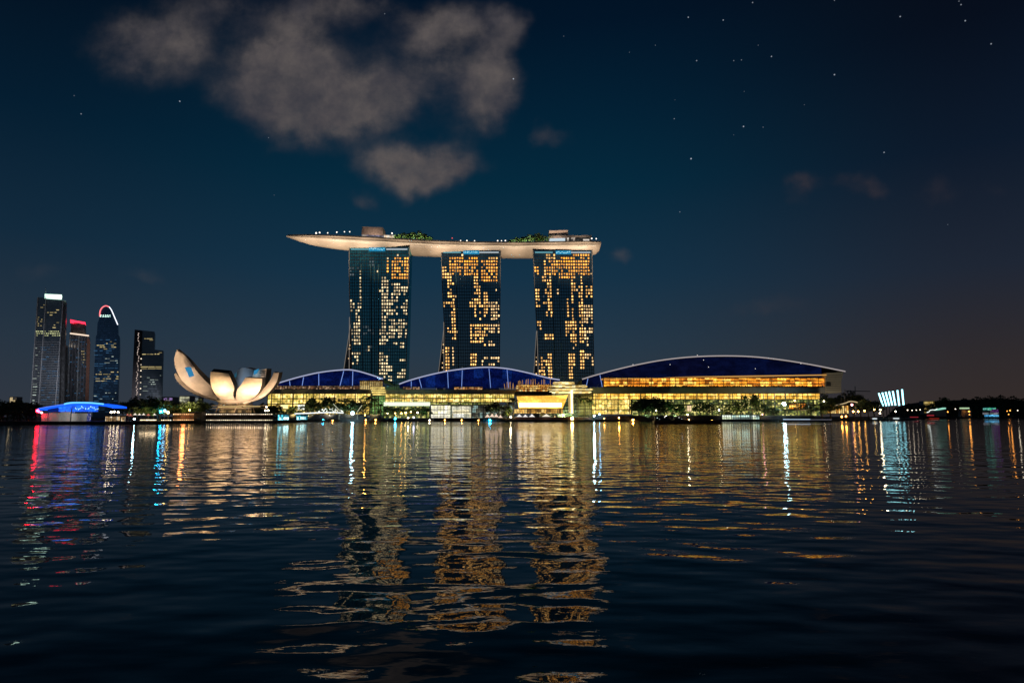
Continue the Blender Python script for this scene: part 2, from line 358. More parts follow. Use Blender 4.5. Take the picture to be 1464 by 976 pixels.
def hotel_tower(label, Y, top, L, Rt, zx, zy, rects, glass, leg, core, ribs, seed):
    """L, Rt: left/right edge in photo pixels by photo row; rects: lit areas measured on an enlargement (origin zx, zy, 3.904 times)"""
    rnd = random.Random(seed)
    zt = at((L[0][1] + Rt[0][1]) / 2, top, Y).z
    base = at((L[-1][1] + Rt[-1][1]) / 2, 590, Y); t = thing('hotel_tower', label, 'hotel tower', (base.x, Y + 12, GROUND))
    # world profile: edges by height
    def edge(tab, py): px = interp(tab, py); return at(px, py, Y)
    rows = [top + (600 - top) * i / 14 for i in range(15)]
    le = [edge(L, r) for r in rows]; re = [edge(Rt, r) for r in rows]
    le[-1].z = re[-1].z = GROUND
    le[0].z = re[0].z = zt
    D = 22
    mb = MB(); n = len(rows)
    for a, b, yo in ((le, re, 0),):
        for i in range(n - 1):
            mb.quad(le[i], re[i], re[i + 1], le[i + 1])
            off = Vector((0, D, 0))
            mb.quad(le[i] + off, re[i] + off, re[i + 1] + off, le[i + 1] + off)
            mb.quad(le[i], le[i] + off, le[i + 1] + off, le[i + 1]); mb.quad(re[i], re[i] + off, re[i + 1] + off, re[i + 1])
        mb.quad(le[0], re[0], re[0] + off, le[0] + off)
    mb.build('glass_slab', glass, t)
    H = zt - GROUND
    def wx(u, z):
        f = (zt - z) / H * (n - 1); i = min(n - 2, max(0, int(f))); f -= i
        a = le[i].lerp(le[i + 1], f); b = re[i].lerp(re[i + 1], f); return a.x + (b.x - a.x) * u
    NC, NR = 24, 52
    fh = H / NR
    # curtain wall fins and floor edges, standing proud of the glass
    mb = MB()
    for c in range(NC + 1):
        pr = [(wx(c / NC, z), z) for z in (GROUND, GROUND + H * .33, GROUND + H * .66, zt - .3)]
        for (xa, za), (xb, zb) in zip(pr, pr[1:]): mb.bar((xa, Y - .35, za), (xb, Y - .35, zb), 0.22)
    mb.build('curtain_wall_fins', FIN, t)
    mb = MB()
    for r in range(1, NR): z = GROUND + r * fh; mb.box(wx(0, z), wx(1, z), Y - .22, Y - .002, z - .28, z + .28)
    mb.build('floor_edges', FIN, t)
    for e, nm in ((le, 'edge_trim'), (re, 'edge_trim')):
        MB().tube([p + Vector((0, -.1, 0)) for p in e], 0.45).build(nm, EDGE, t)
    # vertical ribs up the middle bay
    for u in ribs: MB().tube([Vector((wx(u, z), Y - .5, z)) for z in (GROUND, GROUND + H * .4, zt - 18)], 0.4).build('glass_rib', pmat('teal_rib', (0.10, 0.22, 0.26), 0.3), t)
    # windows
    lit = []
    for r in range(NR):
        for c in range(NC):
            z0, z1 = GROUND + r * fh + .95, GROUND + (r + 1) * fh - .65
            u0, u1 = (c + .2) / NC, (c + .8) / NC
            zm = (z0 + z1) / 2; pr = Vector((wx((u0 + u1) / 2, zm), Y, zm))
            # back to enlargement coordinates, to look the lit areas up
            vx, vy, vz = pr.x, pr.y, pr.z - CAMZ
            dpt = vy * math.cos(TH) + vz * math.sin(TH); upv = -vy * math.sin(TH) + vz * math.cos(TH)
            X, Yy = ((732 + F * vx / dpt) - zx) * 3.904, ((488 - F * upv / dpt) - zy) * 3.904
            hit = None
            for q_, (x0, x1, y0, y1, p, k) in enumerate(rects):
                if k in 'YW' and x1 - x0 > 30 and (c * 7 + q_ * 3 + seed) % 4 == 0: p = p * .25
                if x0 - 1 <= X <= x1 + 1 and y0 - 2 <= Yy <= y1 + 2 and rnd.random() < (p * .95 if k in 'OB' else p ** .55): hit = k
            if hit is None and rnd.random() < .014: hit = 'D' if rnd.random() < .7 else 'W'
            if hit: lit.append((hit, c, z0, z1, u0, u1))
    kinds = {'Y': WIN_C if glass is GL_TEAL else WIN_Y, 'W': WIN_C if glass is GL_TEAL else WIN_W, 'O': WIN_O, 'B': WIN_B, 'D': WIN_D}
    rnd.shuffle(lit)
    order = {'B': 0, 'O': 1, 'Y': 2, 'W': 3, 'D': 4}; lit.sort(key=lambda q: order[q[0]])
    pick = lit[::max(1, len(lit) // 88)][:88]; rest = [q for q in lit if q not in pick]
    def wbox(mb, q):
        k, c, z0, z1, u0, u1 = q; zm = (z0 + z1) / 2
        xr = wx(u1, zm) if rnd.random() < .8 else wx(u0 + (u1 - u0) * .6, zm)
        mb.box(wx(u0, zm), xr, Y - .12, Y - .003, z0 + (rnd.random() < .15) * .7, z1)
    for q in pick:
        mb = MB(); wbox(mb, q); mb.build('window', kinds[q[0]], t)
    for k, m in kinds.items():
        mb = MB()
        for q in rest:
            if q[0] == k: wbox(mb, q)
        if mb.v: mb.build('windows', m, t)['kind'] = 'stuff'
    # head of the tower: light strips and a lit sign
    zs = zt - 2.2
    for (ua, ub, m) in core['strips']: MB().box(wx(ua, zs), wx(ub, zs), Y - .7, Y - .36, zs - .75, zs + .75).build('light_strip', m, t)
    ua, ub = core['sign']; sg = MB().box(wx(ua, zs), wx(ub, zs), Y - 1.0, Y - .5, zs - 2.0, zs + 1.7).build('lit_sign', SIGN_B, t)
    x = wx(ua, zs) + .5
    while x < wx(ub, zs) - 1.5:
        ww = rnd.uniform(.5, 1.6); zz = zs + rnd.uniform(-.9, .5); MB().box(x, x + ww, Y - 1.15, Y - 1.01, zz - rnd.uniform(.3, .8), zz + rnd.uniform(.3, .8)).build('sign_stroke', SIGN_L, sg); x += ww + rnd.uniform(.3, .9)
    # the splayed rear leg that shows beside the foot of the tower
    (ax, ay), (bx, by), (cx, cy) = leg
    A, B2, Cc = at(ax, ay, Y + 8), at(bx, by, Y + 26), at(cx, cy, Y + 8)
    kk = (by - 600) / (ay - by); low = B2 + (B2 - A) * ((B2.z - GROUND) / (A.z - B2.z)); inn = Vector((Cc.x, Cc.y, GROUND))
    MB().prism([A, low, inn], (4, 14, 0)).build('splayed_leg', LEGM, t)
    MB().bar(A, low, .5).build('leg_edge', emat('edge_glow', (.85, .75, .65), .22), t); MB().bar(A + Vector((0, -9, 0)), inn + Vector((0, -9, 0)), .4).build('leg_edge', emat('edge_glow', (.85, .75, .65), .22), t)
    mb = MB()
    for q in range(6):
        z = rnd.uniform(A.z * .3, A.z * .8); f = (A.z - z) / (A.z - low.z); p = A.lerp(low, f); q2 = A.lerp(inn, f); m_ = p.lerp(q2, .6)
        mb.box(m_.x - .5, m_.x + .5, m_.y - 1.2, m_.y - .4, z - .6, z + .6)
    mb.build('leg_lights', WIN_W, t)['kind'] = 'stuff'
    return t

T1R = [(620, 720, 218, 340, .95, 'O'), (592, 612, 235, 310, .92, 'O'), (500, 525, 228, 275, .9, 'D'), (440, 462, 305, 520, .92, 'W'), (428, 450, 480, 715, .88, 'Y'), (572, 590, 335, 600, .85, 'Y'), (555, 600, 600, 720, .88, 'Y'), (598, 612, 360, 560, .85, 'Y'),
       (622, 662, 365, 430, .9, 'Y'), (665, 682, 365, 430, .6, 'Y'), (685, 712, 395, 440, .75, 'W'), (612, 660, 450, 545, .75, 'Y'), (680, 714, 465, 550, .92, 'W'), (612, 712, 562, 600, .85, 'Y'), (610, 660, 600, 680, .88, 'W'), (660, 712, 600, 680, .62, 'W'), (628, 650, 690, 722, .8, 'W'), (668, 692, 690, 727, .85, 'W'),
       (392, 412, 465, 535, .8, 'W'), (406, 426, 590, 715, .75, 'Y'), (408, 445, 752, 830, .72, 'W'), (553, 580, 755, 890, .9, 'W'), (585, 602, 780, 900, .85, 'W'), (604, 622, 830, 920, .65, 'W'), (655, 702, 850, 900, .92, 'W'), (658, 702, 783, 802, .85, 'W'), (392, 415, 275, 325, .6, 'D'), (470, 525, 605, 650, .55, 'D'), (485, 500, 690, 745, .4, 'W')]
T2R = [(160, 228, 226, 322, .92, 'O'), (235, 332, 226, 262, 1, 'B'), (235, 332, 262, 332, .88, 'O'), (338, 437, 243, 354, .93, 'O'), (370, 432, 226, 243, .8, 'Y'), (123, 146, 285, 352, .92, 'Y'), (158, 196, 320, 382, .82, 'Y'), (158, 180, 380, 452, .75, 'Y'), (133, 196, 465, 512, .75, 'Y'), (179, 198, 440, 692, .82, 'Y'),
       (138, 176, 625, 652, .92, 'Y'), (303, 322, 330, 562, .78, 'Y'), (284, 302, 458, 502, .92, 'Y'), (328, 346, 378, 602, .78, 'Y'), (345, 387, 418, 562, .8, 'Y'), (388, 447, 476, 574, .97, 'W'), (384, 447, 593, 652, .92, 'W'), (430, 452, 318, 332, .8, 'Y'), (284, 346, 600, 702, .78, 'Y'), (345, 386, 600, 722, .4, 'Y'), (384, 416, 688, 722, .55, 'W'),
       (148, 172, 728, 862, .92, 'Y'), (179, 198, 730, 822, .7, 'W'), (288, 322, 768, 837, .8, 'Y'), (340, 446, 783, 832, .5, 'W'), (420, 432, 408, 420, .9, 'W')]
T3R = [(703, 752, 214, 232, .95, 'Y'), (688, 782, 248, 332, .8, 'O'), (780, 850, 222, 262, 1, 'B'), (783, 850, 262, 342, .92, 'O'), (853, 944, 202, 322, .97, 'O'), (641, 664, 278, 332, .85, 'O'), (643, 669, 403, 507, .9, 'Y'), (653, 682, 588, 637, .85, 'Y'), (688, 706, 240, 362, .65, 'Y'), (694, 710, 408, 492, .65, 'Y'), (710, 737, 348, 562, .85, 'Y'), (692, 742, 658, 692, .75, 'Y'),
       (818, 837, 428, 662, .8, 'Y'), (844, 864, 338, 702, .8, 'Y'), (862, 882, 588, 712, .7, 'Y'), (888, 962, 388, 452, .6, 'Y'), (893, 912, 328, 702, .85, 'Y'), (909, 970, 488, 602, .97, 'W'), (917, 970, 616, 647, .97, 'W'), (918, 940, 643, 712, .7, 'W'), (670, 692, 783, 882, .85, 'Y'), (694, 707, 798, 882, .8, 'Y'), (719, 744, 768, 902, .94, 'Y'), (831, 852, 763, 902, .94, 'Y'), (855, 870, 763, 852, .85, 'Y'),
       (898, 917, 748, 842, .85, 'Y'), (920, 952, 758, 802, .7, 'W'), (958, 972, 788, 827, .85, 'W'), (948, 960, 318, 330, .9, 'W'), (760, 775, 400, 430, .5, 'W'), (765, 775, 500, 520, .7, 'W')]
STR = [(.03, .33, STRIP_T), (.62, .97, STRIP_W)]
hotel_tower('teal glass hotel tower under the pointed end of the boat-shaped roof', 700, 353.5, [(353, 499.3), (420, 499.5), (470, 502), (600, 504.5)], [(353, 585), (460, 582.5), (540, 580), (600, 578.5)], 400, 310, T1R, GL_TEAL, ((502.5, 455), (491.3, 530), (503.5, 530)), dict(strips=STR, sign=(.33, .6)), (.2, .36, .42, .49), 1)
hotel_tower('dark middle hotel tower with amber windows, standing between two other towers', 715, 358, [(358, 631), (420, 632.5), (470, 636), (600, 637.5)], [(358, 715.5), (600, 713.5)], 600, 310, T2R, GL_DARK, ((635.5, 462), (627.3, 530), (637, 530)), dict(strips=STR, sign=(.37, .64)), (.24, .5), 2)
hotel_tower('dark hotel tower with amber windows under the rounded blunt end of the roof deck', 712, 358, [(358, 762.3), (430, 765.5), (480, 768.5), (600, 772)], [(358, 846.5), (440, 847.5), (600, 850.5)], 600, 310, T3R, GL_DARK, ((767, 474), (763.5, 530), (771.3, 535)), dict(strips=STR, sign=(.38, .64)), (.3, .42), 3)

flood((at(540, 560, 655).x, 655, 38), at(540, 450, 700), (.42, .82, 1), 7.5e5, 75, .9, 2)  # added flood from the hall roof, brightens the teal tower's glass
# ------------------------------------------------------------------ the boat-shaped roof deck
SILHOUETTE = pmat('silhouette_dark', (.03, .035, .02), .8)
HULL = pmat('hull_panels', (0.56, 0.47, 0.38), 0.45, 0.0, 0.10, 0.08)
DECK_FILL = [(532, 335, 5200), (798, 335, 4200), (830, 338, 2500)]
DECKM = pmat('deck_dark', (0.03, 0.03, 0.032), 0.7); BOXM = pmat('pavilion_clad', (0.50, 0.40, 0.35), 0.6)
ZD = at(640, 345, 707).z
top_t = [(409, 337.0), (440, 336.5), (470, 337.2), (500, 338.4), (540, 340.4), (580, 342.8), (620, 344.8), (680, 346.6), (740, 347.2), (800, 346.2), (840, 345.6), (859.2, 346.3)]
bot_t = [(409, 338.2), (415, 341), (425, 345), (440, 349.6), (470, 354.4), (497, 357.2), (540, 361), (585, 364.5), (640, 366.8), (700, 367.8), (762, 368.2), (820, 367), (845, 365.5), (854, 363), (857.5, 359), (859.2, 352)]
hw_t = [(409, .4), (415, 4), (425, 8), (440, 12), (470, 16.5), (500, 19), (820, 19), (840, 18), (850, 15), (856, 10), (859.2, 3)]
def deck_front(px): return depth_at_z(px, interp(top_t, px), ZD)
sp = thing('roof_deck', 'long boat-shaped roof deck lying across the tops of the three hotel towers', 'sky terrace', tuple(at(640, 366, 727)))
NS = 96; secs = []
pxs = [409 + 450.2 * (0.5 - 0.5 * math.cos(math.pi * i / NS)) for i in range(NS + 1)]
for px in pxs:
    Yf = deck_front(px); hw = interp(hw_t, px); Yc = Yf + hw; x = at(px, interp(top_t, px), Yf).x
    zb = min(at(px, interp(bot_t, px), Yc).z, ZD - .6); th = ZD - zb; lip = min(2.6, th * .25)
    ring = [Vector((x, Yf, ZD)), Vector((x, Yf, ZD - lip))]
    for k in range(1, 12):
        a = math.pi * k / 12; ring.append(Vector((x, Yc - (hw - .5) * math.cos(a), ZD - lip - (th - lip) * math.sin(a) ** .8)))
    ring += [Vector((x, Yc + hw, ZD - lip)), Vector((x, Yc + hw, ZD))]
    secs.append(ring)
mb = MB()
for s0, s1 in zip(secs, secs[1:]):
    for k in range(len(s0) - 1): mb.quad(s0[k], s1[k], s1[k + 1], s0[k + 1])
# weld the quads so the hull shades as one smooth shell
def weld(mb):
    d = {}; nv = []; m = []
    for v in mb.v:
        key = tuple(round(c, 3) for c in v)
        if key not in d: d[key] = len(nv); nv.append(v)
        m.append(d[key])
    fs = []
    for f in mb.f:
        g = []
        for i in f:
            if m[i] not in g: g.append(m[i])
        if len(g) > 2: fs.append(tuple(g))
    mb.v, mb.f = nv, fs; return mb
weld(mb).build('hull', HULL, sp, smooth=40)
mb = MB()
for s0, s1 in zip(secs, secs[1:]): mb.quad(s0[0] - Vector((0, 0, .3)), s1[0] - Vector((0, 0, .3)), s1[-1] - Vector((0, 0, .3)), s0[-1] - Vector((0, 0, .3)))
mb.build('deck_floor', DECKM, sp)
mb = MB()
for s0, s1 in zip(secs[4:-2], secs[5:-1]):
    a, b = s0[0] + Vector((0, .5, -.2)), s1[0] + Vector((0, .5, -.2)); mb.prism([a, b, b + Vector((0, 0, 1.5)), a + Vector((0, 0, 1.5))], (0, .25, 0))
mb.build('parapet', pmat('parapet_dark', (0.06, 0.055, 0.05), 0.5), sp)
mb = MB()
for s0, s1 in zip(secs[2:-2], secs[3:-1]): mb.bar(s0[1] + Vector((0, -.15, -.2)), s1[1] + Vector((0, -.15, -.2)), .35)
mb.build('rim_moulding', HULL, sp)
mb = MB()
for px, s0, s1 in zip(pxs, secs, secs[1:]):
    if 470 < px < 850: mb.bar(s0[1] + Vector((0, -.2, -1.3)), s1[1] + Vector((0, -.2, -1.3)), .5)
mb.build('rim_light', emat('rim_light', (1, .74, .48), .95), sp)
def deckbox(name, x0, x1, y0, y1, m, dy=14, D=12, parent=sp):
    Y = deck_front((x0 + x1) / 2) + dy
    return MB().pbox(x0, x1, y0, y1, Y, D).build(name, m, parent)
def deck_thing(label, cat, x0, x1, y): return thing('deck_pavilion', label, cat, tuple(at((x0 + x1) / 2, y, deck_front((x0 + x1) / 2) + 20)))
b1 = deck_thing('pinkish box pavilion standing on the roof deck above the teal tower', 'pavilion', 516, 548, 338)
mbx = MB(); Yb = deck_front(532) + 12
mbx.prism([at(516.5, 335.2, Yb), at(518, 323.8, Yb), at(547, 325, Yb), at(548, 336.4, Yb)], (0, 16, 0)).build('upper_box', BOXM, b1)
deckbox('glazed_storey', 517, 548, 335.5, 340, litmat('deck_glow', [(.35, .32, .5), (.08, .08, .1), (.2, .2, .25), (.7, .6, .5)], .6, (2, 2)), 13, 12, b1)
deckbox('side_bar', 549, 564, 336.2, 340.5, litmat('deck_bar', [(1, .75, .5), (.6, .45, .3), (.9, .8, .65)], .75, (2.5, 2)), 12, 8, b1)
b2 = deck_thing('brown box pavilion with long flat canopy standing on the blunt end of the roof deck', 'pavilion', 784, 848, 345)
Yb = deck_front(800) + 10
MB().prism([at(784.8, 340.3, Yb), at(784.8, 329.6, Yb), at(812, 329, Yb), at(812.5, 339.5, Yb)], (0, 16, 0)).build('upper_box', BOXM, b2)
deckbox('canopy', 785, 846, 336.2, 338.4, pmat('canopy_pale', (.5, .45, .4), .5), 9, 20, b2)
deckbox('glazed_storey', 786, 808, 340.6, 344.6, emat('deck_white', (.75, .9, 1), .75), 12, 10, b2)
deckbox('bar_storey', 809, 845, 339.8, 344.8, litmat('deck_bar_dark', [(.02, .02, .02), (.5, .42, .35), (.05, .05, .05), (.9, .8, .7), (.03, .03, .03)], .7, (2.2, 3)), 13, 10, b2)
LAMP_W = emat('bulb_white', (1, .9, .78), 2.2); LAMP_WW = emat('bulb_warm', (1, .66, .34), 5)
for i, (px, py, r, lab) in enumerate([(452, 333.2, .9, 'brightest small white lamp on the deck near its pointed tip'), (457, 332.6, .8, 'white lamp beside the brightest lamp near the pointed tip of the deck'), (468.5, 333, .6, 'small white lamp alone between tip lamps and middle of the pointed deck end'), (481.5, 332, .7, 'tall white lamp on the deck left of the pinkish pavilion'), (492.5, 331.4, .6, 'faint white lamp on the pointed deck end, second left from the pinkish pavilion'), (500, 331.4, .6, 'small white lamp on the deck nearest to the pinkish pavilion'), (560.5, 333.5, .8, 'white lamp at the edge of the deck trees right of the pinkish pavilion'),
        (646.5, 340.5, .55, 'slim reddish lamp on the deck above the middle tower'), (658.5, 344, .6, 'small lamp low on the deck above the middle tower'), (667.5, 344, .75, 'brightest white lamp on the deck above the middle tower'), (678.5, 344.4, .6, 'right hand white lamp of the deck above the middle tower'), (711.5, 344.2, .7, 'white lamp on the deck left of the right-hand deck trees'), (717, 344.2, .55, 'faint white lamp just left of the right-hand deck trees'), (722.5, 344, .7, 'white lamp touching the left edge of the right-hand deck trees'), (846, 341, .8, 'white lamp at the blunt end of the deck beside the canopy'), (852.5, 341.3, .7, 'last white lamp at the blunt tip of the deck')]):
    Y = deck_front(px) + 3; p = at(px, py, Y); t = thing('deck_lamp', lab, 'lamp', (p.x, p.y, ZD), 'lamps along the roof deck')
    MB().bar((p.x, p.y, ZD - .3), (p.x, p.y, p.z - r), .12).build('lamp_post', DECKM, t)
    MB().ball(p, r, 6).build('lamp_globe', LAMP_W if i != 7 else emat('bulb_red', (1, .12, .1), 1.5), t)
for px, py, pw in DECK_FILL: flood((at(px, py, deck_front(px) + 3).x, deck_front(px) + 1.2, ZD + 1.2), (at(px, py, deck_front(px) + 3).x, deck_front(px) + 14, ZD + 7), (1, .74, .55), pw, 130, .9, .5)  # added fill spots that brighten the deck pavilion fronts
mb = MB()                                                              # deck furniture and screens along the pointed end
rn = random.Random(5)
for px in range(438, 516, 3):
    if rn.random() < .8: h = rn.uniform(1.2, 3.6); p = at(px, 340, deck_front(px) + 8); mb.box(p.x - .9, p.x + 1.1, p.y, p.y + 2, ZD - .2, ZD + h)
mb.build('deck_screens', DECKM, sp)

# ------------------------------------------------------------------ trees
LEAF = pmat('leaves', (0.07, 0.11, 0.035), 0.6, 0, .5, .25); LEAF_D = pmat('leaves_dark', (0.045, 0.075, 0.03), 0.6, 0, .5, .25); BARK = pmat('bark', (0.07, 0.05, 0.035), 0.9); PALM = pmat('palm_leaves', (0.06, 0.10, 0.035), 0.55, 0, .4, .4)
def crown_mesh(seed, rx, rz, zc, leaf, nclump, per, m):
    rn = random.Random(seed); mb = MB()
    cl = []
    for i in range(nclump):
        a = rn.uniform(0, 2 * math.pi); el = math.asin(rn.uniform(-.55, 1)); rr = rn.uniform(.55, 1.0)
        cl.append((Vector((math.cos(a) * math.cos(el) * rx * rr, math.sin(a) * math.cos(el) * rx * rr, zc + math.sin(el) * rz * rr)), rn.uniform(.22, .42) * rx))
    for c, r in cl:
        for k in range(per):
            d = Vector((rn.gauss(0, 1), rn.gauss(0, 1), rn.gauss(0, .8))); p = c + d.normalized() * r * rn.random() ** .4
            u = Vector((rn.gauss(0, 1), rn.gauss(0, 1), rn.gauss(0, .6))).normalized(); v = u.cross(Vector((rn.gauss(0, 1), rn.gauss(0, 1), rn.gauss(0, 1)))).normalized(); s = leaf * rn.uniform(.6, 1.3)
            mb.quad(p - u * s, p - v * s * .55, p + u * s, p + v * s * .55)
    return mb.mesh('crown', m), [c for c, r in cl]
def trunk_mesh(seed, h, r, ends):
    rn = random.Random(seed); mb = MB(); p = Vector((0, 0, -.3)); pts = [p]
    for i in range(4): p = p + Vector((rn.uniform(-.2, .2), rn.uniform(-.2, .2), h / 4)); pts.append(p)
    for i, (a, b) in enumerate(zip(pts, pts[1:])): mb.bar(a, b, r * (1 - .12 * i), 6, r * (1 - .12 * (i + 1)))
    for e in ends: mb.bar(pts[-1] - Vector((0, 0, h * .15)), e, r * .45, 5, r * .12)
    return mb.mesh('trunk', BARK)
TREES = []
for i, (rx, rz, zc, m) in enumerate([(4.2, 3.4, 6.6, LEAF), (5.4, 3.8, 7.2, LEAF_D), (3.4, 4.4, 6.8, LEAF), (5.0, 4.6, 7.6, LEAF_D)]):
    cm, ends = crown_mesh(10 + i, rx, rz, zc, .62, 26, 26, m); tm = trunk_mesh(20 + i, zc - rz * .55, .32, ends[:7]); TREES.append((cm, tm, zc + rz, rx))
def palm_mesh(seed, h, fr):
    rn = random.Random(seed); mb = MB()
    for k in range(15):
        a = 2 * math.pi * k / 15 + rn.uniform(-.2, .2); up = rn.uniform(-.2, .9); p = Vector((0, 0, h)); dr = Vector((math.cos(a), math.sin(a), 0)); pts = [p]
        for j in range(6): t = (j + 1) / 6; pts.append(Vector((0, 0, h)) + dr * fr * t * (1 - .2 * t * (1 - up)) + Vector((0, 0, fr * (up * t - .95 * t * t))))
        sd = dr.cross(Vector((0, 0, 1)))
        for j in range(6):
            w0, w1 = .5 * (1 - .14 * j), .5 * (1 - .14 * (j + 1))
            mb.quad(pts[j], pts[j + 1], pts[j + 1] + sd * w1 + Vector((0, 0, -.25)), pts[j] + sd * w0 + Vector((0, 0, -.25))); mb.quad(pts[j], pts[j + 1], pts[j + 1] - sd * w1 + Vector((0, 0, -.25)), pts[j] - sd * w0 + Vector((0, 0, -.25)))
    return mb.mesh('crown', PALM)
def palm_trunk(h):
    mb = MB(); pts = [Vector((.25 * math.sin(i * .5), .1 * i / 6, -.3 + (h + .3) * i / 6)) for i in range(7)]
    for i, (a, b) in enumerate(zip(pts, pts[1:])): mb.bar(a, b, .24 - .015 * i, 6, .225 - .015 * i)
    return mb.mesh('trunk', BARK)
PALMS = [(palm_mesh(41 + i, h, 3.4), palm_trunk(h), h + 1.2, 3.4) for i, h in enumerate((9.5, 11.5))]
def tree(px, ptop, Y, label, kind=0, zg=1.7, wide=1.0, name='tree', cat='tree', group='trees along the bay', bank=TREES):
    cm, tm, H, rx = bank[kind % len(bank)]
    p = at(px, ptop, Y); s = max(.15, (p.z - zg) / H)
    t = thing(name, label, cat, (p.x, Y, zg), group); t.scale = (s * wide, s * wide, s); t.rotation_euler = (0, 0, (px * 1.7) % 6.28)
    part('crown', cm, t); part('trunk', tm, t); return t
BULB_G = emat('fairy_green', (.55, .95, .25), .8, .8)
def deck_trees(x0, x1, tops, side):
    nth = ['leftmost', 'second', 'third', 'fourth', 'fifth', 'sixth', 'seventh', 'rightmost']
    for i, (px, py, wd) in enumerate(tops):
        q = nth[i] if i < len(tops) - 1 else 'rightmost'
        t = tree(px, py, deck_front(px) + 8, f'{q} lit tree of the roof garden {side}', i, ZD - .3, wd, 'deck_tree', 'tree', 'trees on the roof deck')
        r_ = random.Random(i); mb = MB()
        for k in range(16): a = r_.uniform(3.3, 6.1); mb.ball((4.2 * math.cos(a), 4.2 * math.sin(a), r_.uniform(3.5, 9)), .32, 4)
        part('fairy_lights', mb.mesh('fairy_lights', BULB_G), t, kind='stuff')
        flood((t.location.x + 1.5, t.location.y - 6, ZD + .8), (t.location.x, t.location.y + 2, ZD + 6), (.8, 1, .35), 2600, 120, .9, .4)
deck_trees(565, 617, [(568, 335.6, 1.3), (576, 333.4, 1.3), (585, 333, 1.3), (595, 331, 1.5), (604, 334, 1.4), (613, 338, 1.2)], 'right of the pinkish pavilion')
deck_trees(724, 782, [(729, 343, 1.1), (738, 340, 1.2), (747, 338.4, 1.3), (757, 336, 1.5), (767, 334.8, 1.5), (777, 337.5, 1.4)], 'left of the brown pavilion')

# ------------------------------------------------------------------ the three waterfront halls
CONC = pmat('grey_fascia', (0.20, 0.19, 0.175), 0.7, 0, .15, .3); MULL = pmat('dark_mullion', (0.03, 0.03, 0.03), 0.5); SLAB = pmat('floor_slab', (0.12, 0.11, 0.09), 0.7)
ROOFM = pmat('roof_metal', (0.10, 0.10, 0.11), 0.45, 0.3); RIMLIT = emat('rim_lit', (.62, .66, .95), 0.62); RIB = emat('rib_lit', (.26, .42, 1), 0.75)
BLUEG = litmat('blue_glazing', [(.004, .012, .13), (.005, .02, .19), (.008, .04, .30), (.004, .014, .15), (.006, .018, .17)], .33, (9, 40), .6)
BLUED = litmat('blue_glazing_dim', [(.006, .012, .075), (.006, .014, .09), (.008, .012, .07)], .26, (30, 40), .2)
YG = [(.60, .39, .085), (.8, .55, .14), (.42, .31, .06), (.95, .69, .24), (.29, .24, .05), (.65, .46, .11)]
SHOP_Y = litmat('shops_yellow', YG, 1.9, (2.4, 2.2), .6); SHOP_W = litmat('shops_white', [(.9, .85, .6), (1, .95, .8), (.8, .75, .45), (.95, .9, .7)], 1.1, (3, 3), .25)
SHOP_G = litmat('shops_green', [(.10, .12, .03), (.22, .22, .05), (.05, .06, .02), (.5, .45, .15), (.08, .1, .03), (.03, .04, .02)], 1.5, (1.8, 1.6), .6)
SHOP_O = litmat('shops_orange', [(.75, .26, .02), (.95, .42, .05), (.40, .12, .01), (1, .55, .10), (.55, .18, .015), (.25, .07, .008)], 2.2, (4, 2.6), .6)
SHOP_A = litmat('shops_amber', [(.9, .5, .08), (1, .62, .14), (.8, .42, .06), (.5, .25, .03)], 2.1, (3.2, 3), .4)
GOLD = litmat('gold_wall', [(.95, .48, .07), (1, .52, .08), (.9, .44, .06)], 2.0, (6, 20), .25)
BAND = emat('band_pale', (1, .80, .38), 4.5); WHITEB = emat('white_bar', (.85, 1, .68), 1.25)

def facade(parent, x0, x1, y0, y1, Y, floors, bay, m, depth=5, name='lit_storeys'):
    """rooms with floor slabs and mullions in front of a lit back wall"""
    MB().pbox(x0, x1, y0, y1, Y + depth, .6).build(name, m, parent)
    zt, zb = at((x0 + x1) / 2, y0, Y).z, at((x0 + x1) / 2, y1, Y).z; xa, xb = at(x0, y0, Y).x, at(x1, y0, Y).x
    mb = MB()
    for i in range(floors + 1): z = zb + (zt - zb) * i / floors; mb.box(xa, xb, Y + .3, Y + depth - .02, z - .28, z + .28)
    mb.build('floor_slabs', SLAB, parent)
    mb = MB(); k = max(2, int((xb - xa) / bay))
    for i in range(k + 1): x = xa + (xb - xa) * i / k; w = .28 if i % 4 == 0 else .12; mb.box(x - w, x + w, Y, Y + .28, zb, zt)
    for i in range(floors): z = zb + (zt - zb) * (i + .55) / floors; mb.box(xa, xb, Y + .05, Y + .22, z - .07, z + .07)
    mb.build('window_grid', MULL, parent)

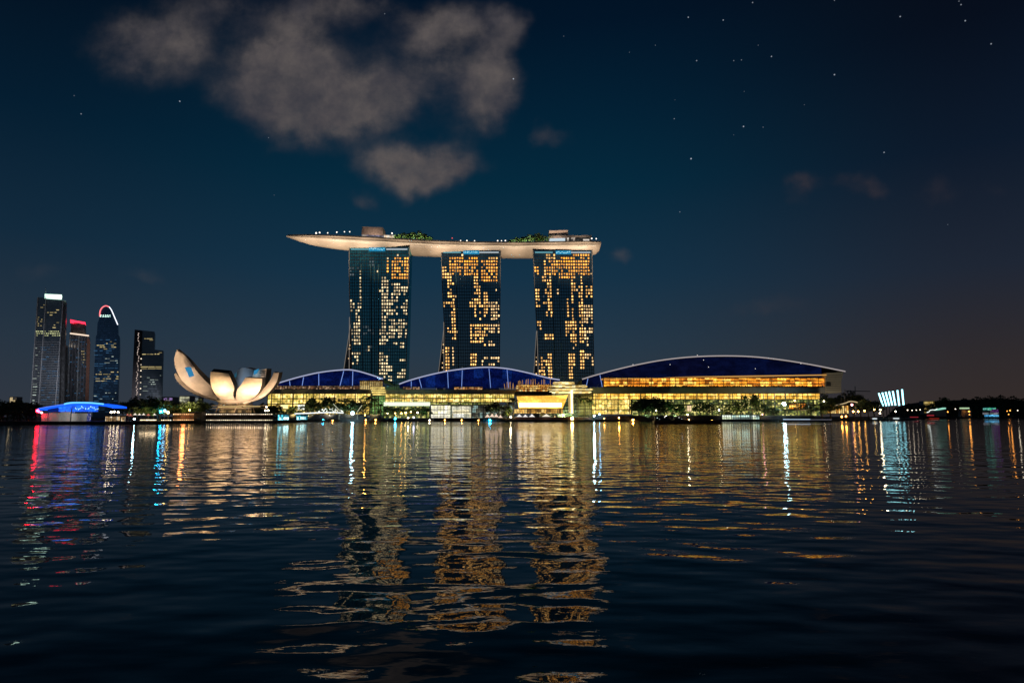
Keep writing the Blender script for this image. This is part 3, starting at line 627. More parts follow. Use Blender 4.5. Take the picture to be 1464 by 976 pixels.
def hall(label, arc, ybase, Y, ribs, glass, back=55, pxmax=2000, rim=None):
    mid = arc[len(arc) // 2]; t = thing('waterfront_hall', label, 'hall', tuple(at(mid[0], 590, Y)[:2]) + (GROUND,))
    top = catmull([at(px, py, Y) for px, py in arc], 40)
    zb = at(mid[0], ybase, Y).z
    # roof shell: rises to the rim at the front and falls away behind
    mb = MB()
    lay = []
    for (dy, f) in ((-1.5, 1.0), (back * .35, .97), (back * .7, .85), (back, .6)):
        lay.append([Vector((p.x, p.y + dy, zb + (p.z - zb) * f)) for p in top])
    for a, b in zip(lay, lay[1:]):
        for i in range(39):
            mb.quad(a[i], a[i + 1], b[i + 1], b[i]); mb.quad(*(q - Vector((0, 0, .7)) for q in (a[i], a[i + 1], b[i + 1], b[i])))
    for i in range(39): q = Vector((0, 0, .7)); mb.quad(lay[0][i], lay[0][i + 1], lay[0][i + 1] - q, lay[0][i] - q)
    weld(mb).build('roof', ROOFM, t, smooth=40)
    MB().tube([p + Vector((0, -2.1, 0)) for p in top], .55, 6).build('roof_rim', rim or RIMLIT, t)
    mb = MB(); i = 0
    pts = [p - Vector((0, -1.2, .9)) for p in top]; pts = [p for p in pts if p.z > zb + .3 and p.x < at(pxmax, 540, Y).x]
    mb.prism(pts + [Vector((pts[-1].x, pts[-1].y, zb)), Vector((pts[0].x, pts[0].y, zb))], (0, .5, 0)); mb.build('blue_glazing', glass, t)
    for (xa, xb2) in ribs:
        a = at(xa, 500, Y).x; p = min(top, key=lambda q: abs(q.x - a)); b = at(xb2, ybase, Y)
        MB().bar(p + Vector((0, -.6, -1)), (b.x, Y - .4, zb), .38).build('glazing_rib', RIB, t)
    return t, zb
HY = 640
h1, zb1 = hall('low hall with blue glazing under an arched roof, right behind the lotus-shaped building', [(390, 550.5), (404, 546), (430, 538.5), (460, 532), (493, 528.6), (510, 530), (530, 535.5), (548, 541.5)], 552, HY, [(417, 415), (437, 432), (459.5, 456), (491, 486), (506, 504), (544, 542)], BLUEG)
h2, zb2 = hall('middle hall with blue glazing below the dark middle tower', [(571, 549), (585, 544), (610, 537), (640, 530.5), (670, 526.5), (697, 525), (725, 527), (755, 533), (780, 539.5), (800, 543)], 554.5, HY, [(588, 588), (602, 603), (638, 641), (660, 660), (700, 701.5), (726, 727)], BLUEG)
h3, zb3 = hall('longest hall with dark blue sloping roof and amber storeys at the right', [(832, 542), (850, 536.5), (880, 528.5), (910, 521.5), (945, 515), (985, 510.5), (1030, 508.8), (1075, 510), (1120, 515), (1165, 522.5), (1207, 531)], 553, HY, [(856, 861), (840, 838)], BLUED, 55, 1181, emat('rim_cream', (.75, .66, .66), .5))
# storeys under the left hall
def podium(t, x0, x1, y0, y1, Y=HY - 8):
    MB().pbox(x0, x1, y0, y1, Y, 30).build('terrace_fascia', CONC, t)
    xa, xb, z = at(x0, y0, Y).x, at(x1, y0, Y).x, at((x0 + x1) / 2, y0, Y).z
    mb = MB(); x = xa + .5
    while x < xb - .5: mb.box(x - .06, x + .06, Y + .3, Y + .4, z, z + 2.2); x += 2.4
    mb.box(xa, xb, Y + .28, Y + .42, z + 2.1, z + 2.3); mb.build('balustrade', MULL, t)
podium(h1, 380, 548, 556.5, 562); podium(h2, 552, 792, 557, 562.5); podium(h3, 846, 1179.5, 553.5, 561.5)
facade(h1, 391, 541, 551.2, 556.3, HY - 1, 1, 2.6, litmat('deck_lights', [(.30, .14, .07), (.10, .05, .03), (.5, .3, .16), (.06, .04, .03), (.22, .1, .05), (.75, .5, .3)], .7, (1.6, 1.4), .5), 2, 'terrace_shops')
facade(h1, 383, 530, 562.3, 592, HY, 4, 3, SHOP_Y)
MB().pbox(514.5, 545, 544.5, 557, HY - 6, 10).build('entry_block', litmat('entry_glow', [(.6, .42, .16), (.45, .3, .1), (.75, .55, .22)], .7, (3, 3), .5), h1)
MB().pbox(513, 546, 543.3, 544.8, HY - 7, 12).build('entry_roof', pmat('red_roof', (.22, .05, .03), .6), h1)
mb = MB()
for x in range(516, 545, 3): mb.pbox(x, x + .6, 545, 557, HY - 6.5, .4)
mb.build('entry_fins', MULL, h1)
mb = MB()
for i in range(4): mb.pbox(529 + i * 1.2, 549 + i * .7, 553.2 + i * 3.2, 554.9 + i * 3.2, HY - 14 + i, 5)
mb.build('entry_slats', litmat('slat_glow', [(1, .75, .22), (.9, .65, .18)], .95, (4, 3)), h1)
# storeys under the middle hall
facade(h2, 551, 735, 562.8, 574.5, HY, 2, 2.2, SHOP_Y)
facade(h2, 614, 690, 574.8, 578.5, HY, 1, 2.2, SHOP_G)
MB().pbox(548.5, 614.5, 574.6, 580, HY - 5, 2).build('white_bar', WHITEB, h2)
facade(h2, 549, 614, 580.3, 598, HY, 3, 3.2, SHOP_G)
facade(h2, 616, 644, 579, 598, HY - 2, 3, 3, SHOP_W, 4)
facade(h2, 646, 674, 580, 598, HY - 1, 2, 4, litmat('shops_pale', [(.9, .85, .65), (1, 1, .9), (.6, .6, .45), (.9, .8, .5)], .95, (5, 3.5), .4), 4)
facade(h2, 675, 736, 579, 598, HY, 3, 2, litmat('shops_grey', [(.06, .06, .05), (.14, .14, .1), (.3, .3, .2), (.04, .05, .05), (.4, .6, .55)], .7, (2, 4), .5), 4)
facade(h2, 576, 600, 552.5, 557, HY - 2, 1, 2, litmat('deck_lights', [], 0), 2, 'terrace_shops')
facade(h2, 649, 690, 552.6, 557, HY - 2, 1, 2.5, litmat('deck_amber', [(.9, .4, .12), (.5, .2, .06), (.8, .45, .18), (.25, .1, .04)], .75, (2, 1.6), .4), 2, 'terrace_shops')
# storeys of the right-hand hall
facade(h3, 863, 1179, 539.5, 552.5, HY - 9, 3, 5.5, SHOP_O, 7, 'amber_storeys')
mbx = MB().prism([at(860, 541.2, HY - 6), at(1000, 537.8, HY - 6), at(1182, 535, HY - 6), at(1182, 536.3, HY - 6), at(1000, 539.4, HY - 6), at(860, 542.6, HY - 6)], (0, 5.5, 0)).build('amber_eave', emat('eave_lit', (1, .5, .12), .55), h3)
facade(h3, 848, 1172, 562, 570.5, HY - 3, 2, 4, SHOP_A, 5)
facade(h3, 846, 902, 571, 592, HY - 2, 3, 3, SHOP_Y, 5)
facade(h3, 903, 1172, 571, 594, HY, 3, 3, SHOP_G, 5)
mbx = MB().prism([at(1180, 533, HY - 4), at(1206.5, 531.5, HY - 4), at(1204, 538, HY - 4), at(1202.5, 547, HY - 4), at(1203, 561, HY - 4), at(1180, 561, HY - 4)], (0, 45, 0)).build('end_wall', pmat('end_wall_stone', (.42, .38, .30), .6, 0, .08, .2), h3)
mb = MB()
for i in range(8): mb.pbox(1181, 1202, 536 + i * 3.1, 536.4 + i * 3.1, HY - 4.25, .2)
mb.build('wall_joints', MULL, h3); MB().pbox(1181, 1188, 546.5, 552, HY - 4.6, .5).build('wall_opening', MULL, h3)
flood((at(1190, 590, 600).x, 600, 3), at(1192, 545, HY), (1, .85, .6), 24000, 40)

PCOL = pmat('column_pale', (.42, .38, .30), .6)
for t_, xs, y0, y1 in ((h1, range(388, 530, 15), 562.5, 592), (h2, range(556, 735, 17), 563, 580), (h3, range(852, 1172, 16), 562, 592)):
    for x in xs: MB().pbox(x - .45, x + .45, y0, y1, HY - 4.6, .9).build('facade_column', PCOL, t_)
for t_, x0, x1, y in ((h1, 383, 530, 569.6), (h1, 383, 530, 577.5), (h3, 848, 1172, 570.6), (h3, 846, 1172, 578), (h3, 846, 1172, 585.5), (h2, 551, 735, 569)): MB().pbox(x0, x1, y - .45, y + .45, HY - 6.5, 6).build('ledge', SLAB, t_)
rn = random.Random(31); mb = MB(); x = 864
while x < 1178: w_ = rn.uniform(.7, 2.2); mb.pbox(x, x + w_, 553.2 - rn.uniform(.8, 2.6), 553.6, HY - 9.6, .5); x += w_ + rn.uniform(.2, 1.6)
mb.build('terrace_silhouettes', SILHOUETTE, h3)['kind'] = 'stuff'  # dark ragged row standing for crowd and railing silhouettes before the amber storeys
for px, py in [(905, 521), (997, 507.6), (1006, 514.5), (1013, 524.5), (1145, 519.6), (958, 521), (1080, 527)]: MB().ball(at(px, py, HY - 2.6), .35, 6).build('roof_light', emat('roof_spark', (1, .9, .85), 1.2), h3)
# event plaza between the middle and right halls
PY = 612
ez = thing('event_plaza_pavilion', 'golden layered pavilion with bright band between the middle and right halls', 'pavilion', tuple(at(780, 592, PY)[:2]) + (GROUND,))
MB().prism([at(739, 566.5, PY), at(806, 565, PY), at(812, 564, PY), at(808, 575, PY), at(804, 584, PY), at(742, 583, PY)], (0, 12, 0)).build('golden_wall', GOLD, ez)
MB().pbox(742, 803, 575.6, 581.6, PY - .6, .5).build('bright_band', BAND, ez)
MB().pbox(736, 789, 560.2, 565.2, PY - 6, 20).build('dark_canopy', pmat('canopy_dark', (.06, .05, .04), .5), ez)
facade(ez, 735, 805, 584.2, 591, PY - 2, 1, 2.4, litmat('colonnade', [(.9, .5, .12), (.6, .3, .06), (.2, .1, .03), (1, .65, .2)], .8, (2.2, 4), .5), 5, 'colonnade')
mb = MB()
for i, (x0, x1, y0, y1) in enumerate([(785, 846, 558.6, 562), (784, 848.5, 555.2, 557.8), (786, 840, 550.2, 554.2), (790, 822, 546, 549.6)]):
    c = at((x0 + x1) / 2, (y0 + y1) / 2, PY + 8); r = (at(x1, y0, PY).x - at(x0, y0, PY).x) / 2; hz = at(800, y0, PY).z - at(800, y1, PY).z
    i0 = len(mb.v); mb.lathe((0, 0, 0), [(r * .9, -hz / 2), (r, -hz * .2), (r, hz * .2), (r * .9, hz / 2)], 28)
    mb.v[i0:] = [(c.x + v[0], c.y + v[1] * .35, c.z + v[2]) for v in mb.v[i0:]]
mb.build('layered_roof', litmat('layer_glow', [(1, .75, .28), (.9, .62, .2), (1, .85, .45), (.5, .33, .1)], 1.3, (3, 1.2), .3), ez)
mb = MB()
for (x0, x1, y0, y1) in [(784, 848, 557.6, 558.8), (785, 843, 554, 555.4), (788, 832, 549.4, 550.4)]: mb.pbox(x0, x1, y0, y1, PY + 1.5, 12)
mb.build('layer_shadow_gaps', MULL, ez)
facade(ez, 738, 788, 549.5, 559.5, PY + 10, 3, 2.4, litmat('plaza_amber', [(.9, .38, .06), (1, .6, .14), (.6, .2, .03), (.3, .1, .02), (1, .7, .25)], .8, (2, 1.8), .6), 5, 'terrace_bar')
rn = random.Random(9)
for i in range(26):
    px = 722 + i * 2.6 + rn.uniform(-.6, .6); b = 556; tpy = rn.uniform(541.5, 549) - (0 if px > 740 else -4)
    MB().bar(at(px, b, PY + 6), at(px + rn.uniform(-1.5, 1.5), tpy, PY + 6), .22).build('flag_mast', emat('mast_lit', (1, .5, .12), .6), ez)
MB().pbox(816.2, 819.2, 557, 591, PY - 3, 2).build('lit_column', emat('column_lit', (1, .76, .33), 3), ez)
MB().pbox(813, 815, 562, 590, PY - 2, 2).build('lit_column', emat('column_dim', (.8, .55, .2), .7), ez)

# ------------------------------------------------------------------ the lotus-shaped museum
SHELL = pmat('lotus_shell', (0.70, 0.61, 0.51), 0.45, 0, .12, .22); SHELL_D = pmat('lotus_shade_louvre', (0.035, 0.032, 0.03), 0.6); SHELL_G = pmat('lotus_grey', (0.35, 0.38, 0.42), 0.5, 0, .1, .1)  # SHELL_D: shade of the unlit petal backs put into colour; louvres share it
SKYL = emat('skylight_blue', (.05, .36, .70), .6)
MY = 500
mus = thing('lotus_building', 'cream lotus-shaped building with curved upswept petals, floodlit from below', 'museum', tuple(at(335, 592, MY)[:2]) + (GROUND,))
def P3(l): return [at(px, py, MY + dy) for px, py, dy in l]
def petal(A, B, thick, bulge, n=18, m=SHELL, name='petal', taper=False):
    a, b = catmull(P3(A), n), catmull(P3(B), n); K = 7; fr = []; thick = Vector(thick); bulge = Vector(bulge)
    for p, q in zip(a, b): fr.append([p.lerp(q, k / (K - 1)) + bulge * (1 - (2 * k / (K - 1) - 1) ** 2) for k in range(K)])
    mb = MB()
    def sheet(g, flip=False):
        for r0, r1 in zip(g, g[1:]):
            for k in range(K - 1): mb.quad(r0[k], r0[k + 1], r1[k + 1], r1[k])
    sheet(fr); o = weld(mb).build(name, m, mus, smooth=50)
    mb = MB(); bk = [[v + thick * (min(1, .12 + i / n * 1.3) if taper else 1) for v in r] for i, r in enumerate(fr)]; sheet(bk)
    for k in range(K - 1): mb.quad(fr[0][k], fr[0][k + 1], bk[0][k + 1], bk[0][k]); mb.quad(fr[-1][k], fr[-1][k + 1], bk[-1][k + 1], bk[-1][k])
    for i in range(n - 1):
        for k in (0, K - 1): mb.quad(fr[i][k], fr[i + 1][k], bk[i + 1][k], bk[i][k])
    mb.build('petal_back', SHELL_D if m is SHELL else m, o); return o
petal([(249, 534.5, 6), (253, 544, 5), (266, 556.5, 4), (286, 567, 2), (310, 573.5, 0)], [(251.5, 533, 8), (261, 544.5, 9), (277, 557, 8), (296, 566, 6), (316, 571, 2)], (1, 5, 1), (0, -1, -.5))
p1 = petal([(253.5, 499, 0), (249, 513, -3), (252.5, 530, -6), (263, 547, -8), (285, 562, -9), (318, 574.5, -10)], [(255.5, 499.2, 2), (270, 514.5, 4), (282.5, 532, 4), (297, 547.5, 2), (312, 560, 0), (332, 571.5, -6)], (2.2, 6, 2.0), (0, -1.0, -.6), taper=True)
q = P3([(264, 525, -5.5), (272.5, 524.5, -3.5), (277.5, 537, -4.5), (270.5, 539, -7)])
MB().prism(q, (0, .4, 0)).build('skylight', SKYL, p1)
petal([(301.2, 531.2, -14), (300.6, 540, -16), (302.4, 553, -17), (309, 565, -15), (319, 574.5, -10)], [(326.5, 533.8, -14), (330, 541, -16), (334.8, 554, -17), (333.5, 564, -15), (337, 573.5, -10)], (-.8, 7, 2.6), (0, -1.3, 0))
petal([(350.5, 539.8, -14), (345, 549, -16), (339, 557, -16), (337.5, 565, -14), (338, 573.5, -10)], [(375, 541.2, -13), (374, 550, -15), (370, 560, -15), (362, 568.5, -13), (352, 574.5, -10)], (.2, 6, 1.0), (0, -1.3, 0))
petal([(391.5, 532, 0), (387, 542, -4), (378, 554, -7), (366, 565, -9), (346, 574.5, -10)], [(399, 532.3, 0), (395.8, 545, -4), (387, 558, -7), (374, 569, -9), (352, 577, -10)], (1, 5, .8), (0, -1.2, -.6))
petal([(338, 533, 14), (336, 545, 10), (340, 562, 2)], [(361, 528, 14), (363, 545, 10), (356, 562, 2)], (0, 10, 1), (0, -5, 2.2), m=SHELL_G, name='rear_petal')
p7 = petal([(364, 530, 10), (358, 545, 6), (350, 562, 0)], [(381, 526.8, 10), (378.5, 543, 6), (364, 564, 0)], (1, 8, .5), (0, -2, 0), name='rear_petal')
MB().prism(P3([(363, 529.5, 7), (370, 527, 7), (367, 533.5, 6), (362.5, 535.5, 6)]), (0, .5, 0)).build('skylight', SKYL, p7)
MB().prism(P3([(335.5, 534, 6), (338.5, 531.5, 6), (338, 538, 5), (335, 540.5, 5)]), (0, .5, 0)).build('skylight', emat('skylight_deep', (.05, .25, .4), .3), p7)
for i in range(4): MB().prism(P3([(372 - i * .8, 529.6 + i * 2.8, 6.5), (379.8 - i * .5, 529.4 + i * 2.8, 6.5), (379.6 - i * .5, 530.6 + i * 2.8, 6.3), (371.6 - i * .8, 530.8 + i * 2.8, 6.3)]), (0, .4, 0)).build('louvre', SHELL_D, p7)
c = at(337, 577, MY); cx = c.x
prof = [(at(337 + r, 577, MY).x - cx, at(337, y, MY).z) for r, y in ((10, 579), (17, 577.5), (23, 575), (26, 572.5), (16, 566), (6, 560))]
bm_ = MB().lathe((cx, MY - 1, 0), prof, 28); bm_.build('bowl', SHELL, mus, smooth=50)
zt_ = at(337, 578, MY).z; zb_ = at(337, 591, MY).z
MB().lathe((cx, MY, 0), [(11, zb_), (11, zt_)], 20).build('glass_drum', litmat('drum_glow', [(.5, .3, .12), (.25, .15, .06), (.1, .07, .04)], .6, (2, 3)), mus)
for k in range(8):
    a = 2 * math.pi * k / 8 + .2; MB().bar((cx + 15 * math.cos(a), MY + 15 * math.sin(a), GROUND), (cx + 11 * math.cos(a + .35), MY + 11 * math.sin(a + .35), zt_ + 1.5), .4).build('strut', pmat('strut', (.3, .22, .14), .6), mus)
mb = MB()
for y in (579.2, 582.8): mb.pbox(303, 380, y, y + 1.0, MY - 14, 3)
mb.build('gallery_slab', pmat('gallery', (.3, .24, .16), .6), mus)
for (x0, x1, y) in ((312, 318, 581.2), (319, 345, 580.8), (348, 372, 580.4)): MB().pbox(x0, x1, y, y + .7, MY - 16.5, .4).build('gallery_light', emat('gallery_lit', (1, .72, .3), 1.1), mus)
MF = (1, .65, .33)
for (fx, fy, tx, ty, ty2, wt, an) in [(312, 470, 314, 542, MY - 15, 34000, 50), (358, 470, 360, 548, MY - 14, 34000, 50), (335, 468, 336, 570, MY - 10, 15000, 80), (280, 466, 270, 540, MY - 4, 36000, 62), (262, 466, 258, 516, MY - 2, 26000, 50), (388, 472, 385, 555, MY - 6, 20000, 56)]:
    flood((at(fx, 596, fy).x, 464.5, 8.6), at(tx, ty - 6, ty2), MF if an == 50 and fx > 300 else (1, .70, .46), wt * (3.4 if fy == 470 and an < 70 or fy == 468 else 5.0), an, .9, 2.0)
flood(tuple(at(349, 533, MY - 9)), at(351, 540, MY + 12), (.6, .8, 1), 6000, 120, .9, 1.5)  # added cool flood that brightens the grey rear petal
# terrace along the museum's quay
TY = 466
def terrace(label, px0, px1, rows, Y, bulb, nb, roofm):
    t = thing('quay_terrace', label, 'terrace', (at((px0 + px1) / 2, 600, Y).x, Y + 4, GROUND - .2))
    mb = MB()
    for r in rows: mb.pbox(px0, px1, r - 2.0, r - .9, Y - .5, 9)
    mb.build('roof_slabs', roofm, t)
    MB().pbox(px0, px1, rows[0] - 1, 603.5, Y + 6, 1).build('back_wall', pmat('terrace_wall', (.09, .06, .045), .8), t)
    mb = MB(); k = int((px1 - px0) / 6)
    for i in range(k + 1): x = px0 + (px1 - px0) * i / k; mb.pbox(x - .25, x + .25, rows[0] - 1, 603.5, Y + .2, .4)
    mb.build('posts', MULL, t)
    for r in rows:
        for i in range(nb):
            px = px0 + (px1 - px0) * (i + .5) / nb; p = at(px, r, Y - .2); MB().ball(p, .34, 5, .9).build('bulb', bulb, t)
    return t
terrace('two-storey quay terrace with rows of white bulbs below the lotus-shaped building', 288, 390, (592, 600.3), TY, emat('bulb_string', (1, .78, .55), 2.8, .5), 34, pmat('terrace_roof', (.05, .04, .04), .7))
terrace('orange-lit quay terrace left of the dark quay pillar', 247, 277.5, (592, 600), 455, emat('bulb_orange', (1, .55, .25), 3, .5), 10, pmat('terrace_roof_brown', (.14, .05, .02), .7))
lamp_light('terrace_glow', tuple(at(262, 597, 457)), (1, .3, .08), 1400, None, 1.5)
pl = MB().pbox(278.5, 287.5, 588.5, 604.6, 459, 7); o = pl.build('quay_pillar', pmat('pillar_dark', (.03, .03, .033), .7)); tag(o, 'dark square pillar standing between two lit quay terraces', 'pillar')

# ------------------------------------------------------------------ floodlights of the roof deck
for i, px in enumerate([425, 462, 500, 545, 600, 655, 710, 765, 815, 850]):
    Yt = deck_front(px) + 3; tp = Vector((at(px, 345, Yt).x, Yt, ZD - 4))
    flood((tp.x, 590, 40), tp, (1, .78, .57), (1.15e6 if px > 440 else .9e6) * (1.25 if i % 3 == 2 else .9), 22, .9)

# ------------------------------------------------------------------ skyscrapers on the left
SY = 1200
SKG = glassmat('sky_glass', (.05, .06, .075), .3, (3.2, 4.0), .3, 3.0); SKG2 = glassmat('sky_glass_blue', (.012, .03, .065), .2, (4, 4.2), .2, 2.8, (.5, .75, 1)); SKD = glassmat('sky_dark_glass', (.03, .03, .035), .4, (3, 4), .25, 2.6); SKP = pmat('sky_pale', (.32, .32, .34), .6)
SK_Y = emat('office_yellow', (1, .8, .35), .5, .6); SK_W = emat('office_white', (.8, .95, .85), .45, .7); SK_B = emat('office_blue', (.1, .3, .6), .22, .6)
CR_W = emat('crown_white', (.6, .9, .75), 2.2); CR_R = emat('crown_red', (1, .02, .05), 3.5); NEON_W = emat('neon_white', (.85, .9, 1), 1.6)
def skyscraper(label, px, Y): return thing('skyscraper', label, 'skyscraper', (at(px, 590, Y).x, Y + 18, GROUND))
def block(t, pts, Y, D, m, name='tower_body'):
    q = [at(px, py, Y) for px, py in pts]; k = sum(p.x for p in q) / len(q) / Y * .9; return MB().prism(q, (k * D, D, 0)).build(name, m, t)
def offices(t, x0, x1, y0, y1, rows, p, m, Y, seed, wpx=(1.2, 4), name='lit_window', lim=60):
    rn = random.Random(seed); k = 0; rest = MB()
    for r in range(rows):
        y = y0 + (y1 - y0) * (r + .5) / rows; x = x0 + rn.random()
        while x < x1:
            w = min(rn.uniform(*wpx), x1 - x)
            if rn.random() < p and w > .4:
                if k < lim: MB().pbox(x, x + w, y - .45, y + .45, Y - .4, .35).build(name, m, t); k += 1
                else: rest.pbox(x, x + w, y - .45, y + .45, Y - .4, .35)
            x += w + rn.uniform(.5, 2.0)
    if rest.v: rest.build(name + 's', m, t)['kind'] = 'stuff'
A_ = skyscraper('tallest left skyscraper with white lit crown and thin mast', 66, SY)
block(A_, [(54.5, 424.5), (88, 428), (86.5, 486), (84, 600), (41.5, 600), (49, 486)], SY, 40, SKG)
block(A_, [(88.2, 429), (94.5, 430), (93, 486), (91, 600), (84.5, 600), (87, 486)], SY + 8, 34, SKD, 'side_wing')
block(A_, [(64, 420.2), (88.2, 421.2), (87, 428), (64, 426.3)], SY - 1.5, 20, CR_W, 'lit_crown')
MB().bar(at(65.2, 428, SY), at(65.4, 411, SY), .9, 5, .25).build('mast', SKP, A_)
for (xa, ya, xb, yb) in [(65.5, 424, 54, 596), (90, 430, 78, 596), (53.8, 425, 42.5, 596)]: MB().bar(at(xa, ya, SY - 1.2), at(xb, yb, SY - 1.2), .75).build('corner_fin', SKP, A_)
offices(A_, 51, 86, 472, 481, 3, .85, emat('sky_lobby', (.95, 1, .5), .9, .5), SY, 1, (1, 2.4))
offices(A_, 53, 60, 452, 470, 6, .5, SK_Y, SY, 2, (.8, 2)); offices(A_, 57, 84, 434, 470, 10, .22, SK_Y, SY, 3, (1, 5)); offices(A_, 50, 57, 490, 560, 14, .3, SK_W, SY, 4, (1, 5)); offices(A_, 46, 52, 535, 590, 14, .6, SK_W, SY, 5, (2, 6)); offices(A_, 58, 84, 488, 590, 30, .3, SK_B, SY, 6, (2, 8))
mb = MB()
for i in range(30): mb.pbox(49 - i * .22, 86.5 - i * .1, 488 + i * 3.4, 489.2 + i * 3.4, SY - .25, .24)
mb.build('floor_bands', pmat('band_grey', (.16, .16, .18), .7), A_)
B_ = skyscraper('left skyscraper with red lit top and pale vertical fins', 112, SY + 60); BY = SY + 60
block(B_, [(99.5, 477), (127.5, 480.5), (124, 600), (93.5, 600)], BY, 40, SKG)
block(B_, [(101.5, 459.5), (122, 463.5), (122.2, 478.5), (101, 476)], BY + 4, 28, SKD, 'upper_storeys')
block(B_, [(101, 457), (121.6, 460.6), (121.8, 462.6), (101.2, 460)], BY + 2, 26, CR_R, 'red_crown'); block(B_, [(100.5, 456.8), (105, 457.6), (105.2, 462), (100.7, 461)], BY, 6, CR_R, 'red_beacon')
block(B_, [(100, 475.4), (127, 478.8), (127, 480.6), (100, 477.2)], BY - 2, 6, emat('band_peach', (1, .78, .6), 1.1), 'lit_cornice')
for i in range(7): MB().bar(at(100.5 + i * 4.2, 479 + i * .5, BY - 1), at(95.5 + i * 4.5, 596, BY - 1), .6).build('corner_fin', SKP if i % 3 == 0 else pmat('fin_dim', (.14, .13, .16), .6), B_)
block(B_, [(127.6, 483), (129, 490), (126, 598), (121, 598), (124.5, 483)], BY - 1.6, 6, pmat('copper_side', (.22, .10, .07), .6), 'copper_side')
offices(B_, 97, 126, 484, 592, 34, .22, SK_B, BY, 7, (1, 3)); offices(B_, 116, 124, 500, 520, 5, .4, SK_Y, BY - 1.8, 8, (.8, 1.6))
C_ = skyscraper('left skyscraper with rounded top outlined in red and white light', 152, SY + 20); CY = SY + 20
ap = [(142, 455), (142.6, 445), (145, 440), (149, 437.2), (154, 437), (158, 440.5), (162, 449), (168.5, 463.5), (168.8, 478)]
block(C_, [(138.6, 478)] + [(139.4, 462)] + ap[:1] + ap[1:] + [(171, 481), (171.2, 500), (168, 600), (131.5, 600), (137, 481)], CY, 36, SKG2)
up = catmull([at(px, py, CY - 1) for px, py in [(142.6, 452), (143, 445), (146, 439.6), (151, 437), (156, 438.6)]], 12); MB().tube(up, .95, 5).build('red_neon', emat('neon_red', (1, .18, .2), 1.6), C_)
up = catmull([at(px, py, CY - 1) for px, py in [(156, 438.6), (159.5, 443.5), (164, 454), (168.3, 464)]], 12); MB().tube(up, .85, 5).build('white_neon', NEON_W, C_)
offices(C_, 142.5, 157.5, 449.6, 453.4, 2, .95, CR_W, CY - .4, 9, (1.5, 3))
offices(C_, 138, 170, 487, 500, 5, .42, SK_Y, CY, 10, (1, 5)); offices(C_, 140, 168, 508, 520, 4, .35, SK_W, CY, 11, (2, 8)); offices(C_, 136, 169, 530, 546, 5, .5, SK_Y, CY, 12, (2, 7)); offices(C_, 134, 168, 484, 590, 34, .35, SK_B, CY, 13, (2, 9)); offices(C_, 134, 166, 555, 585, 7, .2, SK_W, CY, 14, (1, 6))
D_ = skyscraper('dark stepped skyscraper with speckled left edge, nearest left of the lotus-shaped building', 210, SY - 60); DY = SY - 60
block(D_, [(193, 471), (221, 474), (220.5, 499.5), (233.5, 501), (230.5, 600), (187, 600)], DY, 36, SKG)
block(D_, [(192.5, 471), (201, 472), (198, 600), (186.5, 600)], DY - 3, 12, pmat('granite_side', (.10, .085, .09), .7), 'side_wing')
offices(D_, 205, 219, 483, 487, 2, .9, SK_Y, DY, 15, (3, 8)); offices(D_, 203, 219, 505, 510, 2, .7, SK_Y, DY, 16, (2, 8)); offices(D_, 221, 232, 503, 507, 2, .8, SK_Y, DY, 17, (2, 5)); offices(D_, 201, 231, 523, 528, 2, .95, SK_Y, DY, 18, (6, 12)); offices(D_, 204, 230, 535, 560, 8, .18, SK_W, DY, 19, (1, 8))
rn = random.Random(4)
for i in range(44): y = 476 + i * 2.2; x = 198.5 - (y - 476) * .045 + rn.uniform(-1.6, 1.2); MB().pbox(x, x + .8, y, y + .9, DY - 3.5, .4).build('lit_window', emat('speck_light', (1, .8, .7), .9, .6), D_)
for i in range(9): y = 512 + i * 8.5; MB().pbox(201 - i * .2, 202.4 - i * .2, y, y + 1.3, DY - .5, .4).build('lit_window', emat('speck_bright', (1, .85, .65), 1.3, .5), D_)
E_ = skyscraper('short dark building with lit top between the two tallest left skyscrapers', 89, SY + 30)
block(E_, [(86.5, 493), (96.5, 494), (96, 600), (86, 600)], SY + 44, 24, SKD); block(E_, [(87, 490.6), (93.5, 491.2), (93.3, 493.2), (87, 492.8)], SY + 43, 10, emat('top_lit', (1, .85, .7), 1.6), 'lit_crown')
offices(E_, 87, 96, 500, 590, 24, .35, SK_B, SY + 44, 21, (1, 4))
for px, y, pw in [(48, 540, 1.5e6), (80, 480, 1.2e6), (112, 530, 1.6e6), (205, 540, .7e6), (150, 520, .5e6)]: flood((at(px, 590, 1090).x, 1090, 14), at(px, y, SY), (.85, .9, 1), pw * .16, 70, .9, 2)  # added floods standing in for city glow on the skyscraper faces
def lowblock(label, x0, x1, y0, Y, m, floors, name='low_building', body=None):
    t = thing(name, label, 'building', (at((x0 + x1) / 2, 590, Y).x, Y + 10, GROUND))
    MB().pbox(x0, x1, y0, 592, Y + 2, 18).build('wall', body or SKP, t); facade(t, x0 + .4, x1 - .4, y0 + .6, 590, Y - 2.5, floors, 4, m, 4); return t
lowblock('pale lit block behind the trees, left below the lotus-shaped building', 256, 270.5, 565.5, 1000, litmat('block_lit', [(.7, .7, .45), (.85, .85, .6), (.25, .25, .2), (.5, .5, .35)], .75, (4, 3)), 6)
lowblock('dim grey flat block directly under the large left petal', 271, 283, 567.5, 1040, litmat('block_dim', [(.25, .3, .3), (.4, .45, .45), (.12, .14, .14)], .5, (5, 3)), 5)
lowblock('tiny warm-lit building on the skyline above the far left trees', 13, 23, 567, 1500, litmat('block_warm', [(.8, .6, .3), (.1, .08, .06), (.05, .05, .05), (.9, .7, .4)], .7, (5, 5)), 4, body=SKD)
